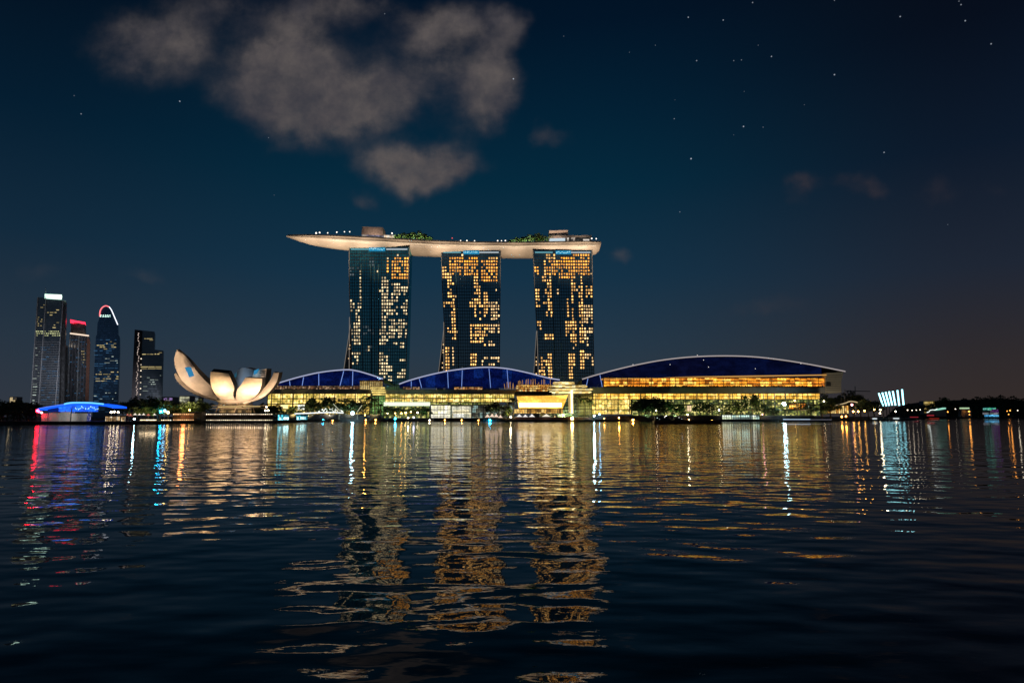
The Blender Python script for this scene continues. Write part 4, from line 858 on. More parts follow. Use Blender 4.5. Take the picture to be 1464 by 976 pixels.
lowblock('row of small lit houses sloping down right of the dark stepped skyscraper', 231, 246, 567, 950, litmat('block_speck', [(.03, .03, .04), (.7, .6, .6), (.05, .04, .08), (.4, .25, .6), (.04, .04, .05)], .7, (4, 3)), 4, body=SKD)
lowblock('amber-lit block on the wooded shore at the far right', 1321, 1337, 573, 1620, litmat('block_amber', [(.9, .6, .15), (.6, .4, .1), (1, .75, .25)], .55, (6, 5)), 5)

# ------------------------------------------------------------------ left bank
LY = 398
bp = thing('floating_pavilion', 'low pavilion with blue-lit curved roof above white hoarding on the left bank', 'pavilion', tuple(at(105, 600, LY)[:2]) + (GROUND,))
roof = catmull([at(px, py, LY) for px, py in [(54, 584), (70, 581), (90, 578), (108, 576), (130, 576.4), (150, 578.5), (162, 581)]], 24)
mb = MB()
for a, b in zip(roof, roof[1:]): mb.prism([a, b, b - Vector((0, 0, .9)), a - Vector((0, 0, .9))], (0, 14, 0))
mb.build('curved_roof', emat('roof_blue', (.006, .085, .95), 1.7), bp)
crest = catmull([at(px, py, LY - .4) for px, py in [(92, 577.4), (98, 576), (108, 575.4), (130, 575.7), (148, 577.4)]], 14)
MB().tube(crest, .42, 6).build('lit_crest', emat('crest_cyan', (.12, .5, 1), 1.6), bp)
MB().tube([roof[0], roof[3], roof[7], roof[11]], .25).build('roof_edge_light', emat('edge_blue', (.1, .22, 1), 1.1), bp)
MB().pbox(84, 139, 579.5, 588.2, LY + 3, 1).build('blue_screen', litmat('blue_screen', [(.01, .07, .55), (.01, .09, .75), (.01, .05, .4)], 2.4, (3, 9), .4), bp)
MB().pbox(68, 84, 582.5, 588.5, LY + 4, 1).build('blue_screen', emat('screen_dark_blue', (.004, .02, .22), .7), bp)
rn = random.Random(12)
for i in range(18):
    x = 108 + i * 1.9 + rn.uniform(-.6, .6); y = 584 + 1.6 * math.sin(i * .9) + rn.uniform(-1, 1); h = rn.uniform(.8, 2.8)
    MB().bar(at(x, y, LY + 2.7), at(x + rn.uniform(-.7, 1.4), y - h, LY + 2.7), .14).build('sign_stroke', emat('stroke_cyan', (.45, .95, 1), 1.5), bp)
HOARD = pmat('white_hoarding', (.55, .53, .5), .7, 0, .12, .3)
for i, (x0, x1, y0) in enumerate([(59, 68, 590.5), (69.5, 85, 590), (86, 100.5, 588.6), (102, 124, 590.5)]):
    MB().pbox(x0, x1, y0, 604.3, LY - 1 - i % 2 * .5, 4).build('hoarding_panel', HOARD, bp)
MB().pbox(101, 102, 584, 604, LY - 1.5, .6).build('hoarding_post', MULL, bp); MB().pbox(77, 95, 588.4, 590.4, LY + .5, 2).build('dark_gap', MULL, bp)
flood(tuple(at(90, 592, 388)), at(88, 597, 400), (.95, .93, .9), 1400, 130, .8, .5)
flood(tuple(at(115, 592, 388)), at(114, 597, 400), (.95, .93, .9), 900, 120, .8, .5)

GLOBES = {}
COLS = {'w': ((1, .80, .50), 26), 'a': ((1, .42, .07), 50), 'c': ((.014, .52, 1), 75), 'b': ((.22, .60, 1), 34), 'r': ((1, .012, .03), 60), 'l': ((.65, .65, 1), 5), 'g': ((.2, 1, .65), 6), 'p': ((1, .42, .45), 6), 'v': ((1, .85, .62), 3.5), 'e': ((1, .36, .06), 4), 'x': ((.45, .84, 1), 85), 'y': ((1, .60, .16), 26), 'd': ((1, .36, .05), 22)}
POLEM = pmat('lamp_pole', (.06, .06, .065), .5, .5)
def street_lamp(px, py, Y, col, r, label, power=0, zg=1.7, group='lamps along the waterfront'):
    p = at(px, py, Y); t = thing('street_lamp', label, 'street lamp', (p.x, Y, zg), group); c, st = COLS[col]
    key = (col, r)
    if key not in GLOBES: GLOBES[key] = MB().ball((0, 0, 0), r, 8).mesh('lamp_globe', emat('lamp_' + col, c, st))
    part('lamp_globe', GLOBES[key], t, (0, 0, p.z - zg))
    h = p.z - zg - r
    if h > .3: part('pole', MB().bar((0, 0, -.1), (0, 0, h), .13, 6, .08).mesh('pole', POLEM), t)
    if power: flood((p.x, Y - 1.6, p.z), (p.x, Y + 8, p.z - 3), c, power * .8, 140, .8, .5)
    return t
LAMPS = [  # px, py, depth, colour, radius, power, label
 (53.5, 587, 396, 'r', .75, 1600, 'big red lamp at the left tip of the blue-roofed pavilion'), (56, 588.5, 394, 'r', .6, 0, 'lower red lamp tucked under the left tip of the blue roof'), (59.5, 589.6, 393, 'p', .6, 300, 'pinkish white lamp above the left end of the white hoarding'),
 (22, 588.6, 430, 'd', .3, 0, 'left faint orange lamp among the far left dark trees'), (31, 588.6, 430, 'y', .3, 0, 'middle faint yellowish lamp among the far left dark trees'), (36, 588, 430, 'd', .25, 0, 'right faint orange lamp among the far left dark trees'),
 (159, 589, 402, 'w', .55, 400, 'left one of three white lamps right of the blue-roofed pavilion'), (163.6, 588.4, 403, 'w', .5, 0, 'middle one of three white lamps right of the blue-roofed pavilion'), (169, 589, 404, 'w', .5, 400, 'right one of three white lamps right of the blue-roofed pavilion'),
 (192, 598.5, 392, 'x', .38, 500, 'low bright bluish lamp at the water edge below the reddish tents'), (230, 588, 440, 'c', .8, 1600, 'cyan lamp in the dark trees left of the orange-lit terrace'), (235.6, 587, 440, 'b', .7, 900, 'pale blue lamp right next to the cyan lamp in the dark trees'), (240.3, 589.5, 440, 'y', .8, 1600, 'yellowish lamp right of the cyan and pale blue pair'),
 (271, 586, 470, 'y', .5, 2500, 'yellow lamp lighting the tree left of the dark quay pillar'), (381, 581.5, 480, 'w', .45, 300, 'single white lamp on the slope right below the lotus-shaped building'), (379.5, 586.6, 470, 'w', .5, 300, 'white lamp on the left of the pair above the right end of the bulb terrace'), (383.5, 586.4, 470, 'w', .5, 300, 'white lamp on the right of the pair above the right end of the bulb terrace'),
 (462, 600.3, 598, 'c', .75, 900, 'cyan lamp at the quay edge left of the brilliant starry lamp'), (504, 590.5, 596, 'x', 1.25, 9000, 'brilliant white floodlamp on the quay before the left hall'), (522, 593, 601, 'a', .4, 300, 'small warm lamp just right of the brilliant left floodlamp'),
 (475.5, 604 - 3.4, 599, 'a', .32, 0, 'tiny amber lamp at water level between the cyan lamp and the brilliant floodlamp'), (523, 600.2, 599, 'a', .35, 0, 'tiny amber lamp at water level right of the brilliant left floodlamp'), (537, 600.2, 599, 'a', .4, 0, 'tiny amber lamp at water level below the tall bamboo'),
 (554, 590.6, 618, 'w', .4, 400, 'dim white lamp at the left end of the hedge below the white glowing bar'), (565, 598.2, 601, 'c', .7, 500, 'cyan lamp at the quay edge below the white glowing bar'), (580, 589.8, 620, 'y', .75, 1500, 'largest yellow lamp in the hedge below the white glowing bar'), (574, 590.5, 620, 'a', .6, 800, 'amber lamp left of the largest yellow lamp in the hedge'), (587.5, 588.6, 622, 'y', .5, 600, 'small yellow lamp right of the largest yellow lamp in the hedge'), (597, 589.7, 622, 'w', .6, 800, 'white lamp at the right end of the hedge below the white glowing bar'), (583.6, 597, 602, 'w', .55, 500, 'warm white lamp at the quay edge below the hedge lamps'), (591.6, 596.6, 602, 'l', .75, 500, 'lavender lamp at the quay edge below the hedge lamps'), (565, 590.4, 620, 'y', .4, 400, 'leftmost small yellow lamp in the hedge'),
 (614, 600.4, 599, 'w', .5, 0, 'white lamp at water level at the left corner of the bright glass shop'), (700.5, 600.2, 598, 'c', .75, 600, 'cyan lamp at water level before the pink-lit tents'), (636, 600.3, 599, 'a', .35, 0, 'tiny amber lamp at water level before the bright glass shop'), (660, 600.3, 599, 'a', .35, 0, 'tiny amber lamp at water level before the pale shop'), (684, 600.3, 599, 'a', .3, 0, 'tiny amber lamp at water level before the grey glass front'),
 (730, 596, 606, 'w', .6, 500, 'white lamp between the pink-lit tents and the white tents'), (818, 598, 600, 'y', 1.3, 1500, 'very bright golden lamp on the quay below the tall lit column'), (849.5, 594.2, 604, 'x', .7, 2200, 'bright bluish lamp on the quay right of the golden pavilion'), (857, 592, 606, 'b', .6, 700, 'paler blue lamp just right of the bright bluish quay lamp'), (864, 598, 601, 'a', .4, 0, 'faint amber lamp at the quay edge right of the bluish lamps'), (885, 597, 601, 'a', .6, 300, 'amber lamp on the quay left of the long dark boat'), (905, 600, 599, 'a', .75, 500, 'strong amber lamp at the quay edge beside the dark boat'), (938, 586.5, 610, 'w', .5, 800, 'small white lamp below the big dark tree behind the boat'), (952, 594.5, 603, 'w', .35, 0, 'tiny white lamp on the quay directly behind the dark boat'), (983, 592.5, 606, 'w', .5, 500, 'white lamp on the quay behind the middle of the boat'), (985, 600, 599, 'a', .6, 300, 'amber lamp at water level in front of the lit statue niche'), (1028, 586, 610, 'w', .6, 900, 'white lamp on the terrace right of the boat bow'), (1018, 600.4, 599, 'a', .4, 0, 'faint amber lamp at water level by the boat bow'),
 (1121, 577.2, 612, 'x', 1.5, 14000, 'brilliant white floodlamp on the quay before the right-hand hall'), (1136, 572.5, 618, 'y', .6, 700, 'yellow lamp high right of the brilliant right floodlamp'), (1090, 592.3, 612, 'p', .6, 400, 'pinkish lamp at the end of the pale glazed kiosk'), (1178, 573.4, 650, 'w', .6, 700, 'white lamp in the trees below the beige end wall'), (1218, 578.5, 690, 'p', 1.2, 2500, 'large pinkish white lamp beside the glowing poles'),
 (1203.5, 595.5, 668, 'd', .8, 400, 'leftmost orange lamp of the quay row below the restaurant'), (1209.5, 595, 672, 'd', .8, 400, 'second orange lamp of the quay row below the restaurant'), (1220, 588, 690, 'a', .8, 600, 'third orange lamp, raised, of the quay row right of the restaurant'), (1227, 588, 694, 'a', .8, 400, 'fourth orange lamp, raised, of the quay row right of the restaurant'), (1236, 587, 705, 'a', .7, 300, 'rightmost orange lamp of the quay row, nearest to the glowing poles'),
 (1250, 585.3, 760, 'y', .7, 300, 'yellow lamp left beside the foot of the glowing poles'), (1258.5, 585.5, 770, 'w', .7, 200, 'white lamp under the leftmost glowing pole'), (1258, 590.4, 765, 'w', .7, 200, 'lower white lamp under the leftmost glowing pole'), (1280.5, 587.8, 770, 'w', .7, 0, 'white lamp under the middle glowing poles'), (1297.5, 586, 1510, 'w', 1.3, 0, 'white lamp right beside the foot of the glowing poles'), (1304, 586.4, 1515, 'y', 1.1, 0, 'yellowish lamp on the far shore next to the glowing poles'), (1310, 586, 1515, 'w', 1.0, 0, 'white lamp, left of the close pair on the far shore'), (1315.5, 585.4, 1515, 'w', 1.1, 0, 'white lamp, right of the close pair on the far shore'), (1355, 588.6, 1515, 'a', 1.3, 0, 'orange lamp right of the teal-lit far roof'), (1366, 584.4, 1515, 'y', 1.1, 0, 'dim yellow lamp under the dark far hill'), (1385.5, 588, 1508, 'd', 1.9, 0, 'tall orange lamp on the far shore left of the rainbow-lit pavilion'), (1386, 592.5, 1506, 'd', 1.2, 0, 'low orange lamp right under the tall orange far lamp'), (1440, 587.5, 1512, 'd', .9, 0, 'reddish lamp right of the rainbow-lit pavilion'), (1444, 586.5, 1512, 'd', 1.4, 0, 'upper orange lamp right of the rainbow-lit pavilion'), (1442, 592, 1510, 'd', 1.1, 0, 'lower orange lamp right of the rainbow-lit pavilion'), (1455, 586.5, 1520, 'w', 1.0, 0, 'faint white lamp near the far right edge of the shore')]
for (px, py, Y, c, r, pw, lab) in LAMPS: street_lamp(px, py, Y, c if Y < 1400 else 'e' if c in 'ad' else 'v', r, lab, pw)

# ------------------------------------------------------------------ kiosks, tents and small buildings on the quay
def kiosk(label, x0, x1, y0, y1, Y, m, roofm, cat='kiosk', name='kiosk', floors=1, bay=2):
    t = thing(name, label, cat, (at((x0 + x1) / 2, y1, Y).x, Y + 4, GROUND))
    MB().pbox(x0 - .6, x1 + .6, y0 - 1.0, y0, Y - 1.2, 9).build('flat_roof', roofm, t); facade(t, x0, x1, y0 + .1, y1, Y, floors, bay, m, 4); return t
DKROOF = pmat('kiosk_roof', (.06, .06, .065), .6)
CY_L = litmat('kiosk_cyan', [(.02, .12, .16), (.15, .75, .95), (.05, .4, .5), (.5, .95, 1), (.01, .05, .07)], 2.6, (1.5, 2), .5)
kiosk('small cyan-lit kiosk at the right end of the bulb terrace', 397, 413.5, 592, 601.5, 545, CY_L, DKROOF); kiosk('wider cyan and white lit kiosk on the quay below the white panel', 423.5, 440, 593, 602.2, 590, CY_L, DKROOF)
kiosk('small gold-lit kiosk under the three white lamps', 150, 178, 594.5, 604, 400, litmat('kiosk_gold', [(.9, .6, .3), (.2, .12, .06), (1, .85, .6), (.35, .22, .1)], .9, (1.2, 1.2), .5), DKROOF)
kiosk('pale glazed kiosk low on the quay right of the dark boat', 1032, 1086, 592.8, 599.5, 604, litmat('kiosk_pale', [(.55, .8, .7), (.9, 1, .85), (.15, .2, .18), (.7, .8, .55)], 1.0, (3, 4), .4), DKROOF)
kiosk('orange-lit open cafe right of the brilliant right floodlamp', 1128, 1152, 576.5, 584.5, 640, SHOP_O, DKROOF, 'cafe')
rs = kiosk('orange-lit restaurant with wavy roof at the right end of the quay', 1168, 1213, 579.5, 591, 668, litmat('restaurant', [(1, .5, .1), (.8, .35, .05), (1, .7, .25), (.4, .18, .04)], 1.1, (2.5, 2.5), .5), pmat('rest_roof', (.14, .07, .05), .6), 'restaurant', 'restaurant', 2)
wv = catmull([at(px, py, 664) for px, py in [(1182, 578), (1195, 579), (1207, 576.5), (1216, 573.5), (1226, 575)]], 18); MB().tube(wv, .55, 5).build('wavy_eave', emat('eave_pale', (1, .75, .4), .5), rs)
kiosk('warm statue niche glowing behind the long boat', 982, 988.5, 579, 588, 628, emat('niche', (1, .72, .42), 1.0), DKROOF, 'niche', 'lit_niche')
MBp = MB().pbox(426, 435, 578.5, 585.5, 618, .8); o = MBp.build('billboard', emat('panel_white', (.9, .95, .85), 1.5)); tag(o, 'white glowing panel standing in front of the left hall', 'panel')
MBp = MB().pbox(401, 411, 578.5, 583.8, 616, 1.2); o = MBp.build('billboard', emat('panel_warm', (1, .78, .35), 1.5)); tag(o, 'warm yellow glowing panel next to the lotus-shaped building', 'panel')
def tent(label, x0, x1, ytop, yb, Y, col, st):
    t = thing('tent', label, 'tent', (at((x0 + x1) / 2, yb, Y).x, Y, GROUND), 'lit tents on the quay')
    a, b = at(x0, yb - (yb - ytop) * .45, Y), at(x1, yb - (yb - ytop) * .45, Y); c = (a + b) / 2; c.z = at((x0 + x1) / 2, ytop, Y).z; w = (b.x - a.x) / 2
    mb = MB(); K = 8
    for k in range(K):
        p = [Vector((c.x + w * math.cos(2 * math.pi * (k + j) / K), Y + w * .7 * math.sin(2 * math.pi * (k + j) / K), a.z)) for j in (0, 1)]
        m1 = [(q + c) / 2 - Vector((0, 0, (c.z - a.z) * .12)) for q in p]
        mb.quad(p[0], p[1], m1[1], m1[0]); mb.quad(m1[0], m1[1], c, c + Vector((.01, 0, 0)))
    mb.build('canopy', emat('tent_' + label[:9].replace(' ', '_') , col, st), t)
    mb = MB()
    for s_ in (-1, 1): mb.bar((c.x + s_ * w * .9, Y, GROUND), (c.x + s_ * w * .9, Y, a.z), .1)
    mb.build('tent_poles', POLEM, t); return t
TP, TW, TRD, TGW = ((1, .72, .55), .95), ((1, .93, .88), 1.0), ((1, .3, .2), .6), ((1, .88, .72), 1.0)
for (x0, x1, yt, yb, Y, (c, st), lab) in [(693, 701, 591.5, 600, 604, TP, 'pinkish lit tent, leftmost of the four before the dark tree'), (700, 707, 590.5, 600, 606, TP, 'pinkish lit tent, second from left before the dark tree'), (706, 713, 591, 600, 604, TP, 'pinkish lit tent, third from left before the dark tree'), (712, 719, 593, 600, 605, TP, 'pinkish lit tent, rightmost before the dark tree'),
    (738, 747, 591.5, 599, 606, TW, 'white lit tent, leftmost below the golden pavilion'), (747, 755, 592, 599, 607, TW, 'white lit tent, second from left below the golden pavilion'), (756, 765, 591.5, 599, 606, TW, 'white lit tent, third from left below the golden pavilion'), (774, 788, 591.4, 598.5, 607, TGW, 'cream wide tent right of the white tents below the golden pavilion'), (797, 803, 591.8, 597, 607, TGW, 'small cream tent nearest to the tall lit column'),
    (183, 190, 591, 598, 410, TRD, 'reddish tent on the left bank left of the white tents'), (180, 184.5, 590.5, 597, 416, TRD, 'small reddish tent beside the gold-lit kiosk'), (190, 196, 590, 595.5, 415, TGW, 'white tent, leftmost of the row under the left bank trees'), (196.5, 202, 590.3, 595.5, 416, TGW, 'white tent, second of the row under the left bank trees'), (202.5, 208, 590.2, 595.5, 415, TGW, 'white tent, third of the row under the left bank trees'), (209, 215, 591, 596, 416, TRD, 'reddish tent right of the white row under the left bank trees'), (218, 223.5, 590.5, 595.5, 417, TGW, 'lone white tent between reddish tent and the cyan lamp')]: tent(lab, x0, x1, yt, yb, Y, c, st)
for nm, x0, x1, yy, n_, Y, lab in [('string_lights', 200, 224, 600.2, 14, 392, 'row of warm bulbs low along the left bank below the white tents'), ('string_lights', 230, 245, 600.3, 6, 440, 'short row of white bulbs low on the quay below the cyan lamp')]:
    t = thing(nm, lab, 'string lights', (at((x0 + x1) / 2, 603, Y).x, Y, GROUND)); mb = MB().bar(at(x0, yy - .5, Y), at(x1, yy - .5, Y), .06)
    for px in (x0, (x0 + x1) / 2, x1): q = at(px, yy - .5, Y); mb.bar(q, (q.x, q.y, GROUND - .1), .08)
    mb.build('cable_and_posts', MULL, t)
    for i in range(n_): MB().ball(at(x0 + (x1 - x0) * (i + .5) / n_, yy, Y), .3, 5).build('bulb', emat('bulb_row', (1, .75, .45), 3.2, .5), t)
# curved lit railing and white fountain-like lights before the left hall
rl = thing('lit_railing', 'white glowing curved railing on the upper quay left of the brilliant floodlamp', 'railing', (at(455, 592, 606).x, 606, GROUND))
cv = catmull([at(px, py, 604 + dy) for px, py, dy in [(421, 591.2, 0), (440, 590.4, 2), (460, 589.6, 4), (478, 589.4, 2), (491, 590, 0)]], 24)
MB().tube(cv, .5, 5).build('glowing_rail', emat('rail_white', (.9, .97, 1), 1.2), rl); mb = MB()
for p in cv[::3]: mb.bar(p, (p.x, p.y, GROUND), .12)
mb.build('posts', MULL, rl)
for i in range(30): px = rn.uniform(455, 490); MB().ball(at(px, 588.6 - rn.random() * 6 * math.sin((px - 452) / 41 * math.pi), 606 + rn.uniform(0, 4)), .42, 5).build('bulb', emat('bulb_sparkle', (.95, 1, .9), 1.8, .6), rl)
for i, (a, b, lab) in enumerate([((476.5, 577), (485, 586), 'left slanting white light tube beside the glowing railing'), ((517.5, 579), (511, 588), 'right slanting white light tube beside the brilliant floodlamp')]):
    o = MB().bar(at(*a, 605), at(*b, 605), .3, 6).bar(at(*b, 605), Vector((at(*b, 605).x, 605, GROUND)), .12).build('light_tube', emat('tube_pale', (.8, .85, .6), .6)); tag(o, lab, 'light tube')
# lower quay wall: dark boarding in front of the halls
BW = pmat('boardwalk_front', (.055, .045, .045), .75, 0, .3, .6)
for (x0, x1, y0, Y, lab, m) in [(398, 545, 592.6, 611, 'dark timber quay front below the left hall', BW), (546, 735, 597.6, 611, 'low dark quay front below the middle hall', BW), (736, 845, 596.2, 610, 'reddish dark quay front below the golden pavilion', pmat('quay_red', (.12, .045, .045), .75)), (846, 1030, 594.2, 611, 'dark quay front behind the long boat', BW), (1088, 1165, 594.5, 622, 'dark quay front below the brilliant right floodlamp', BW)]:
    t = thing('quay_wall', lab, 'quay wall', (at((x0 + x1) / 2, 600, Y).x, Y + 2, GROUND - .1)); t['kind'] = 'thing'; MB().pbox(x0, x1, y0, 601.2, Y, 3).build('boarding', m, t); mb = MB(); n_ = int((x1 - x0) / 3)
    for i in range(n_): x = x0 + (x1 - x0) * i / n_; mb.pbox(x, x + .25, y0 + .4, 601, Y - .12, .11)
    mb.build('board_joints', MULL, t); MB().pbox(x0, x1, y0 - .5, y0 - .05, Y - .4, 4).build('coping', CONC, t)

# ------------------------------------------------------------------ glowing poles on the right
for i, (xt, yt, xb, yb) in enumerate([(1256.5, 561.8, 1262.5, 580), (1261.4, 561, 1267.2, 580), (1266.2, 560.2, 1271.2, 579.6), (1271, 559.4, 1275.6, 579.2), (1276.4, 558.8, 1280.2, 579.2), (1283, 557.6, 1285.6, 579.6), (1289.6, 556.4, 1291.8, 578.6)]):
    Y = 790; nth = ['leftmost', 'second', 'third', 'middle', 'fifth', 'sixth', 'tallest rightmost'][i]
    t = thing('light_pole', f'{nth} of seven slanting poles glowing pale cyan on the right quay', 'light pole', (at(xb, yb, Y).x, Y, GROUND), 'slanting glowing poles')
    a, b = at(xt, yt, Y), at(xb, yb, Y); MB().bar(a, b, .85, 8).build('glowing_tube', emat('pole_glow', (.34, .84, .95), 3.6), t); MB().bar(b, (b.x, Y, GROUND), .5, 6).build('pole_base', POLEM, t)
cr = thing('gantry', 'thin dark gantry with a long horizontal arm above the restaurant', 'gantry', (at(1223, 590, 720).x, 720, GROUND)); MB().bar(at(1223, 592, 720), at(1222.5, 552, 720), .4).build('gantry_mast', SKD, cr); MB().bar(at(1209, 558.4, 720), at(1244, 559.2, 720), .55).build('gantry_arm', SKD, cr)
for x, yt, lab in [(1202.5, 556, 'left tall pale mast at the foot of the beige end wall'), (1208, 556.5, 'right tall pale mast at the foot of the beige end wall')]: tag(MB().bar(at(x, 594, 664), at(x, yt, 664), .3, 6).build('flag_mast', SKP), lab, 'mast')

# ------------------------------------------------------------------ far right shore
fr = thing('rainbow_pavilion', 'far pavilion lit in teal, purple and blue on the right shore', 'pavilion', (at(1420, 595, 1506).x, 1510, GROUND))
for nm, x0, x1, y0, y1, dy, m in [('teal_roof', 1409, 1424, 582.6, 586.4, 0, litmat('far_teal', [(.05, .5, .4), (.3, .9, .75), (.1, .7, .3), (.02, .2, .2)], .6, (3, 2), .5)), ('purple_roof', 1419, 1427.5, 584.8, 589.4, -3, litmat('far_purple', [(.3, .05, .5), (.06, .02, .15), (.5, .2, .6)], .2, (3, 2), .5)), ('blue_base', 1411, 1428, 592.6, 595.4, -4, litmat('far_blue', [(.05, .3, .6), (.15, .6, 1), (.02, .1, .2)], 1.0, (3, 2), .5)), ('dim_front', 1408.5, 1428, 589.6, 592.4, -2, litmat('far_dim', [(.2, .25, .25), (.05, .06, .08), (.3, .3, .35)], .6, (4, 4)))]: MB().pbox(x0, x1, y0, y1, 1506 + dy, 8).build(nm, m, fr)
fr = thing('teal_roof_hall', 'far low hall with teal-lit roof and white wave sign on the right shore', 'hall', (at(1345, 595, 1506).x, 1515, GROUND)); MB().prism([at(1340, 585.2, 1510), at(1352, 582.4, 1510), at(1352.6, 584.4, 1510), at(1340, 586.4, 1510)], (0, 12, 0)).build('lit_roof', emat('far_roof_teal', (.35, .8, .62), .9), fr); MB().pbox(1332, 1353, 586.5, 596, 1512, 10).build('wall', SKD, fr)
MB().tube([at(px, py, 1508) for px, py in [(1325, 589.4), (1328, 588.6), (1330, 586), (1333, 585.6), (1337, 585.8), (1340, 584)]], .7).build('wave_light', emat('far_wave', (.85, .95, .9), 1.5), fr)
fr = thing('far_hall', 'small far building with pale green lit roof under the dark hill', 'building', (at(1380, 595, 1512).x, 1518, GROUND)); MB().pbox(1376, 1386, 582.4, 584.2, 1514, 10).build('lit_roof', emat('far_green', (.6, .85, .5), .8), fr); MB().pbox(1374, 1389, 584.3, 596, 1516, 10).build('wall', SKD, fr)

# ------------------------------------------------------------------ boats
def hull_mesh(L, B, H, bow=.25):
    mb = MB(); n = 12; ringsA = []
    for i in range(n + 1):
        t = i / n; x = L * (t - .5); w = B / 2 * (1 if t < 1 - bow else math.sqrt(max(0.0, 1 - ((t - 1 + bow) / bow) ** 2)) * .98 + .02); sh = H * (1 + .35 * max(0, t - .7) / .3)
        ringsA.append([Vector((x, -w, sh)), Vector((x, -w * .8, -.4)), Vector((x, w * .8, -.4)), Vector((x, w, sh))])
    for a, b in zip(ringsA, ringsA[1:]):
        for k in range(4): mb.quad(a[k], b[k], b[(k + 1) % 4], a[(k + 1) % 4])
    mb.quad(*ringsA[0]); mb.quad(*ringsA[-1]); return weld(mb)
def boat(label, x0, x1, Y, hcol, H, cabin, name='boat', flip=False):
    xa, xb = at(x0, 602, Y).x, at(x1, 602, Y).x; L = xb - xa; t = thing(name, label, 'boat', ((xa + xb) / 2, Y, 0), None)
    part('hull', hull_mesh(L, min(7, L * .22), H).mesh('hull', hcol), t)
    for (f0, f1, z0, z1, m, nm) in cabin: part(nm, MB().box(L * (f0 - .5), L * (f1 - .5), -1.6, 1.6, z0, z1).mesh(nm, m), t)
    if flip: t.rotation_euler = (0, 0, math.pi)
    return t, L
CABW = pmat('cabin_white', (.45, .45, .45), .5); REDH = pmat('hull_red', (.11, .02, .02), .5); BLKH = pmat('hull_black', (.02, .02, .022), .5); WLIT = emat('cabin_lit', (.85, .95, 1), .9); WPK = emat('cabin_red', (.8, .06, .09), .3)
b, L = boat('long dark red boat with a wheelhouse at its stern, lying off the quay', 934, 1031, 430, REDH, 1.9, [(.02, .20, 1.9, 4.4, BLKH, 'wheelhouse'), (.0, .24, 4.4, 4.7, DKROOF, 'wheelhouse_roof'), (.28, .95, 1.9, 2.3, pmat('hatch', (.05, .02, .02), .6), 'hatch_cover'), (.30, .43, 2.3, 3.4, BLKH, 'deck_house')])
for f, z, r in [(.05, 3.6, .18), (.16, 4.0, .22), (.19, 4.9, .16), (.30, 1.1, .32), (.305, .6, .22), (.37, 3.8, .18), (.41, 2.9, .14), (.60, 1.3, .1), (.08, 2.8, .1)]: part('deck_lamp', MB().ball((0, 0, 0), r, 6).mesh('deck_lamp', emat('boat_white', (.9, .97, 1), 2.2)), b, (L * (f - .5), -2.2 if z < 1.8 else -1.8, z))
mst = MB().bar((0, 0, 4.6), (0, 0, 7.5), .08); part('mast', mst.mesh('mast', POLEM), b, (L * (.12 - .5), 0, 0))
b, L = boat('low dark boat with a long bluish light strip before the right floodlamp', 1115, 1189, 590, BLKH, 1.5, [(.1, .9, 1.5, 3.0, BLKH, 'saloon'), (.06, .94, 3.0, 3.25, DKROOF, 'roof')])
part('light_strip', MB().box(-L * .47, L * .05, -4.1, -3.6, 1.7, 2.2).mesh('light_strip', emat('boat_strip', (.6, .75, 1), 1.0)), b); part('light_strip', MB().box(L * .06, L * .46, -4.1, -3.6, 1.6, 1.9).mesh('light_strip', emat('boat_strip_dim', (.6, .6, .75), .35)), b)
b, L = boat('dark boat moored under the glowing poles with two red-lit windows', 1296, 1318, 1150, BLKH, 2.2, [(.2, .8, 2.2, 4.4, BLKH, 'saloon')]); part('lit_window', MB().box(-L * .3, L * .25, -1.9, -1.65, 2.6, 4.0).mesh('lit_window', WPK), b)
b, L = boat('boat with red glow moored below the white wave sign on the far right', 1321, 1368, 1180, BLKH, 2.6, [(.1, .35, 2.6, 8, BLKH, 'bridge'), (.35, .8, 2.6, 4.4, BLKH, 'saloon')]); part('lit_window', MB().box(-L * .42, -L * .2, -1.9, -1.65, 5.0, 7.4).mesh('lit_window', WPK), b); part('stern_light', MB().box(-L * .40, L * -.1, -6, -5.8, .6, 1.6).mesh('stern_light', emat('stern_red', (.8, .06, .03), .35)), b)
b, L = boat('small white-lit boat between the orange quay lamps and glowing poles', 1243, 1256, 700, BLKH, 1.2, [(.2, .8, 1.2, 3.2, CABW, 'cabin')]); part('lit_window', MB().box(-L * .25, L * .25, -1.9, -1.65, 1.8, 2.7).mesh('lit_window', WLIT), b)
b, L = boat('small dark boat with white-lit windows below the middle glowing poles', 1268, 1288, 760, BLKH, 1.3, [(.15, .85, 1.3, 3.6, CABW, 'cabin')]); part('lit_window', MB().box(-L * .1, L * .32, -1.9, -1.65, 1.7, 2.7).mesh('lit_window', WLIT), b)

# ------------------------------------------------------------------ trees on the banks
def grove(where, spots, fairy=0, fcol=None, **kw):
    n_ = len(spots); words = ['first', 'second', 'third', 'fourth', 'fifth', 'sixth', 'seventh', 'eighth', 'ninth', 'tenth', 'eleventh', 'twelfth', 'thirteenth', 'fourteenth', 'fifteenth', 'sixteenth']
    for i, (px, py, Y, k, wd) in enumerate(spots):
        t = tree(px, py, Y, f"{words[i]} tree from left {where}" if kw.get('bank') is None else f"{words[i]} palm from left {where}", k, 1.7, wd, **kw)
        if fairy:
            r_ = random.Random(i + int(px)); rx = TREES[k][3]; zc = TREES[k][2] - 4; mb = MB()
            for q in range(fairy): a = r_.uniform(2.6, 6.8); el = r_.uniform(-.7, .8); mb.ball((rx * math.cos(a) * math.cos(el) * 1.02, rx * math.sin(a) * math.cos(el) * 1.02, zc + 3.4 * math.sin(el)), .15, 4)
            f_ = part('fairy_lights', mb.mesh('fairy_lights', fcol or emat('fairy_gold', (1, .85, .3), 1.6, .7)), t, kind='stuff')
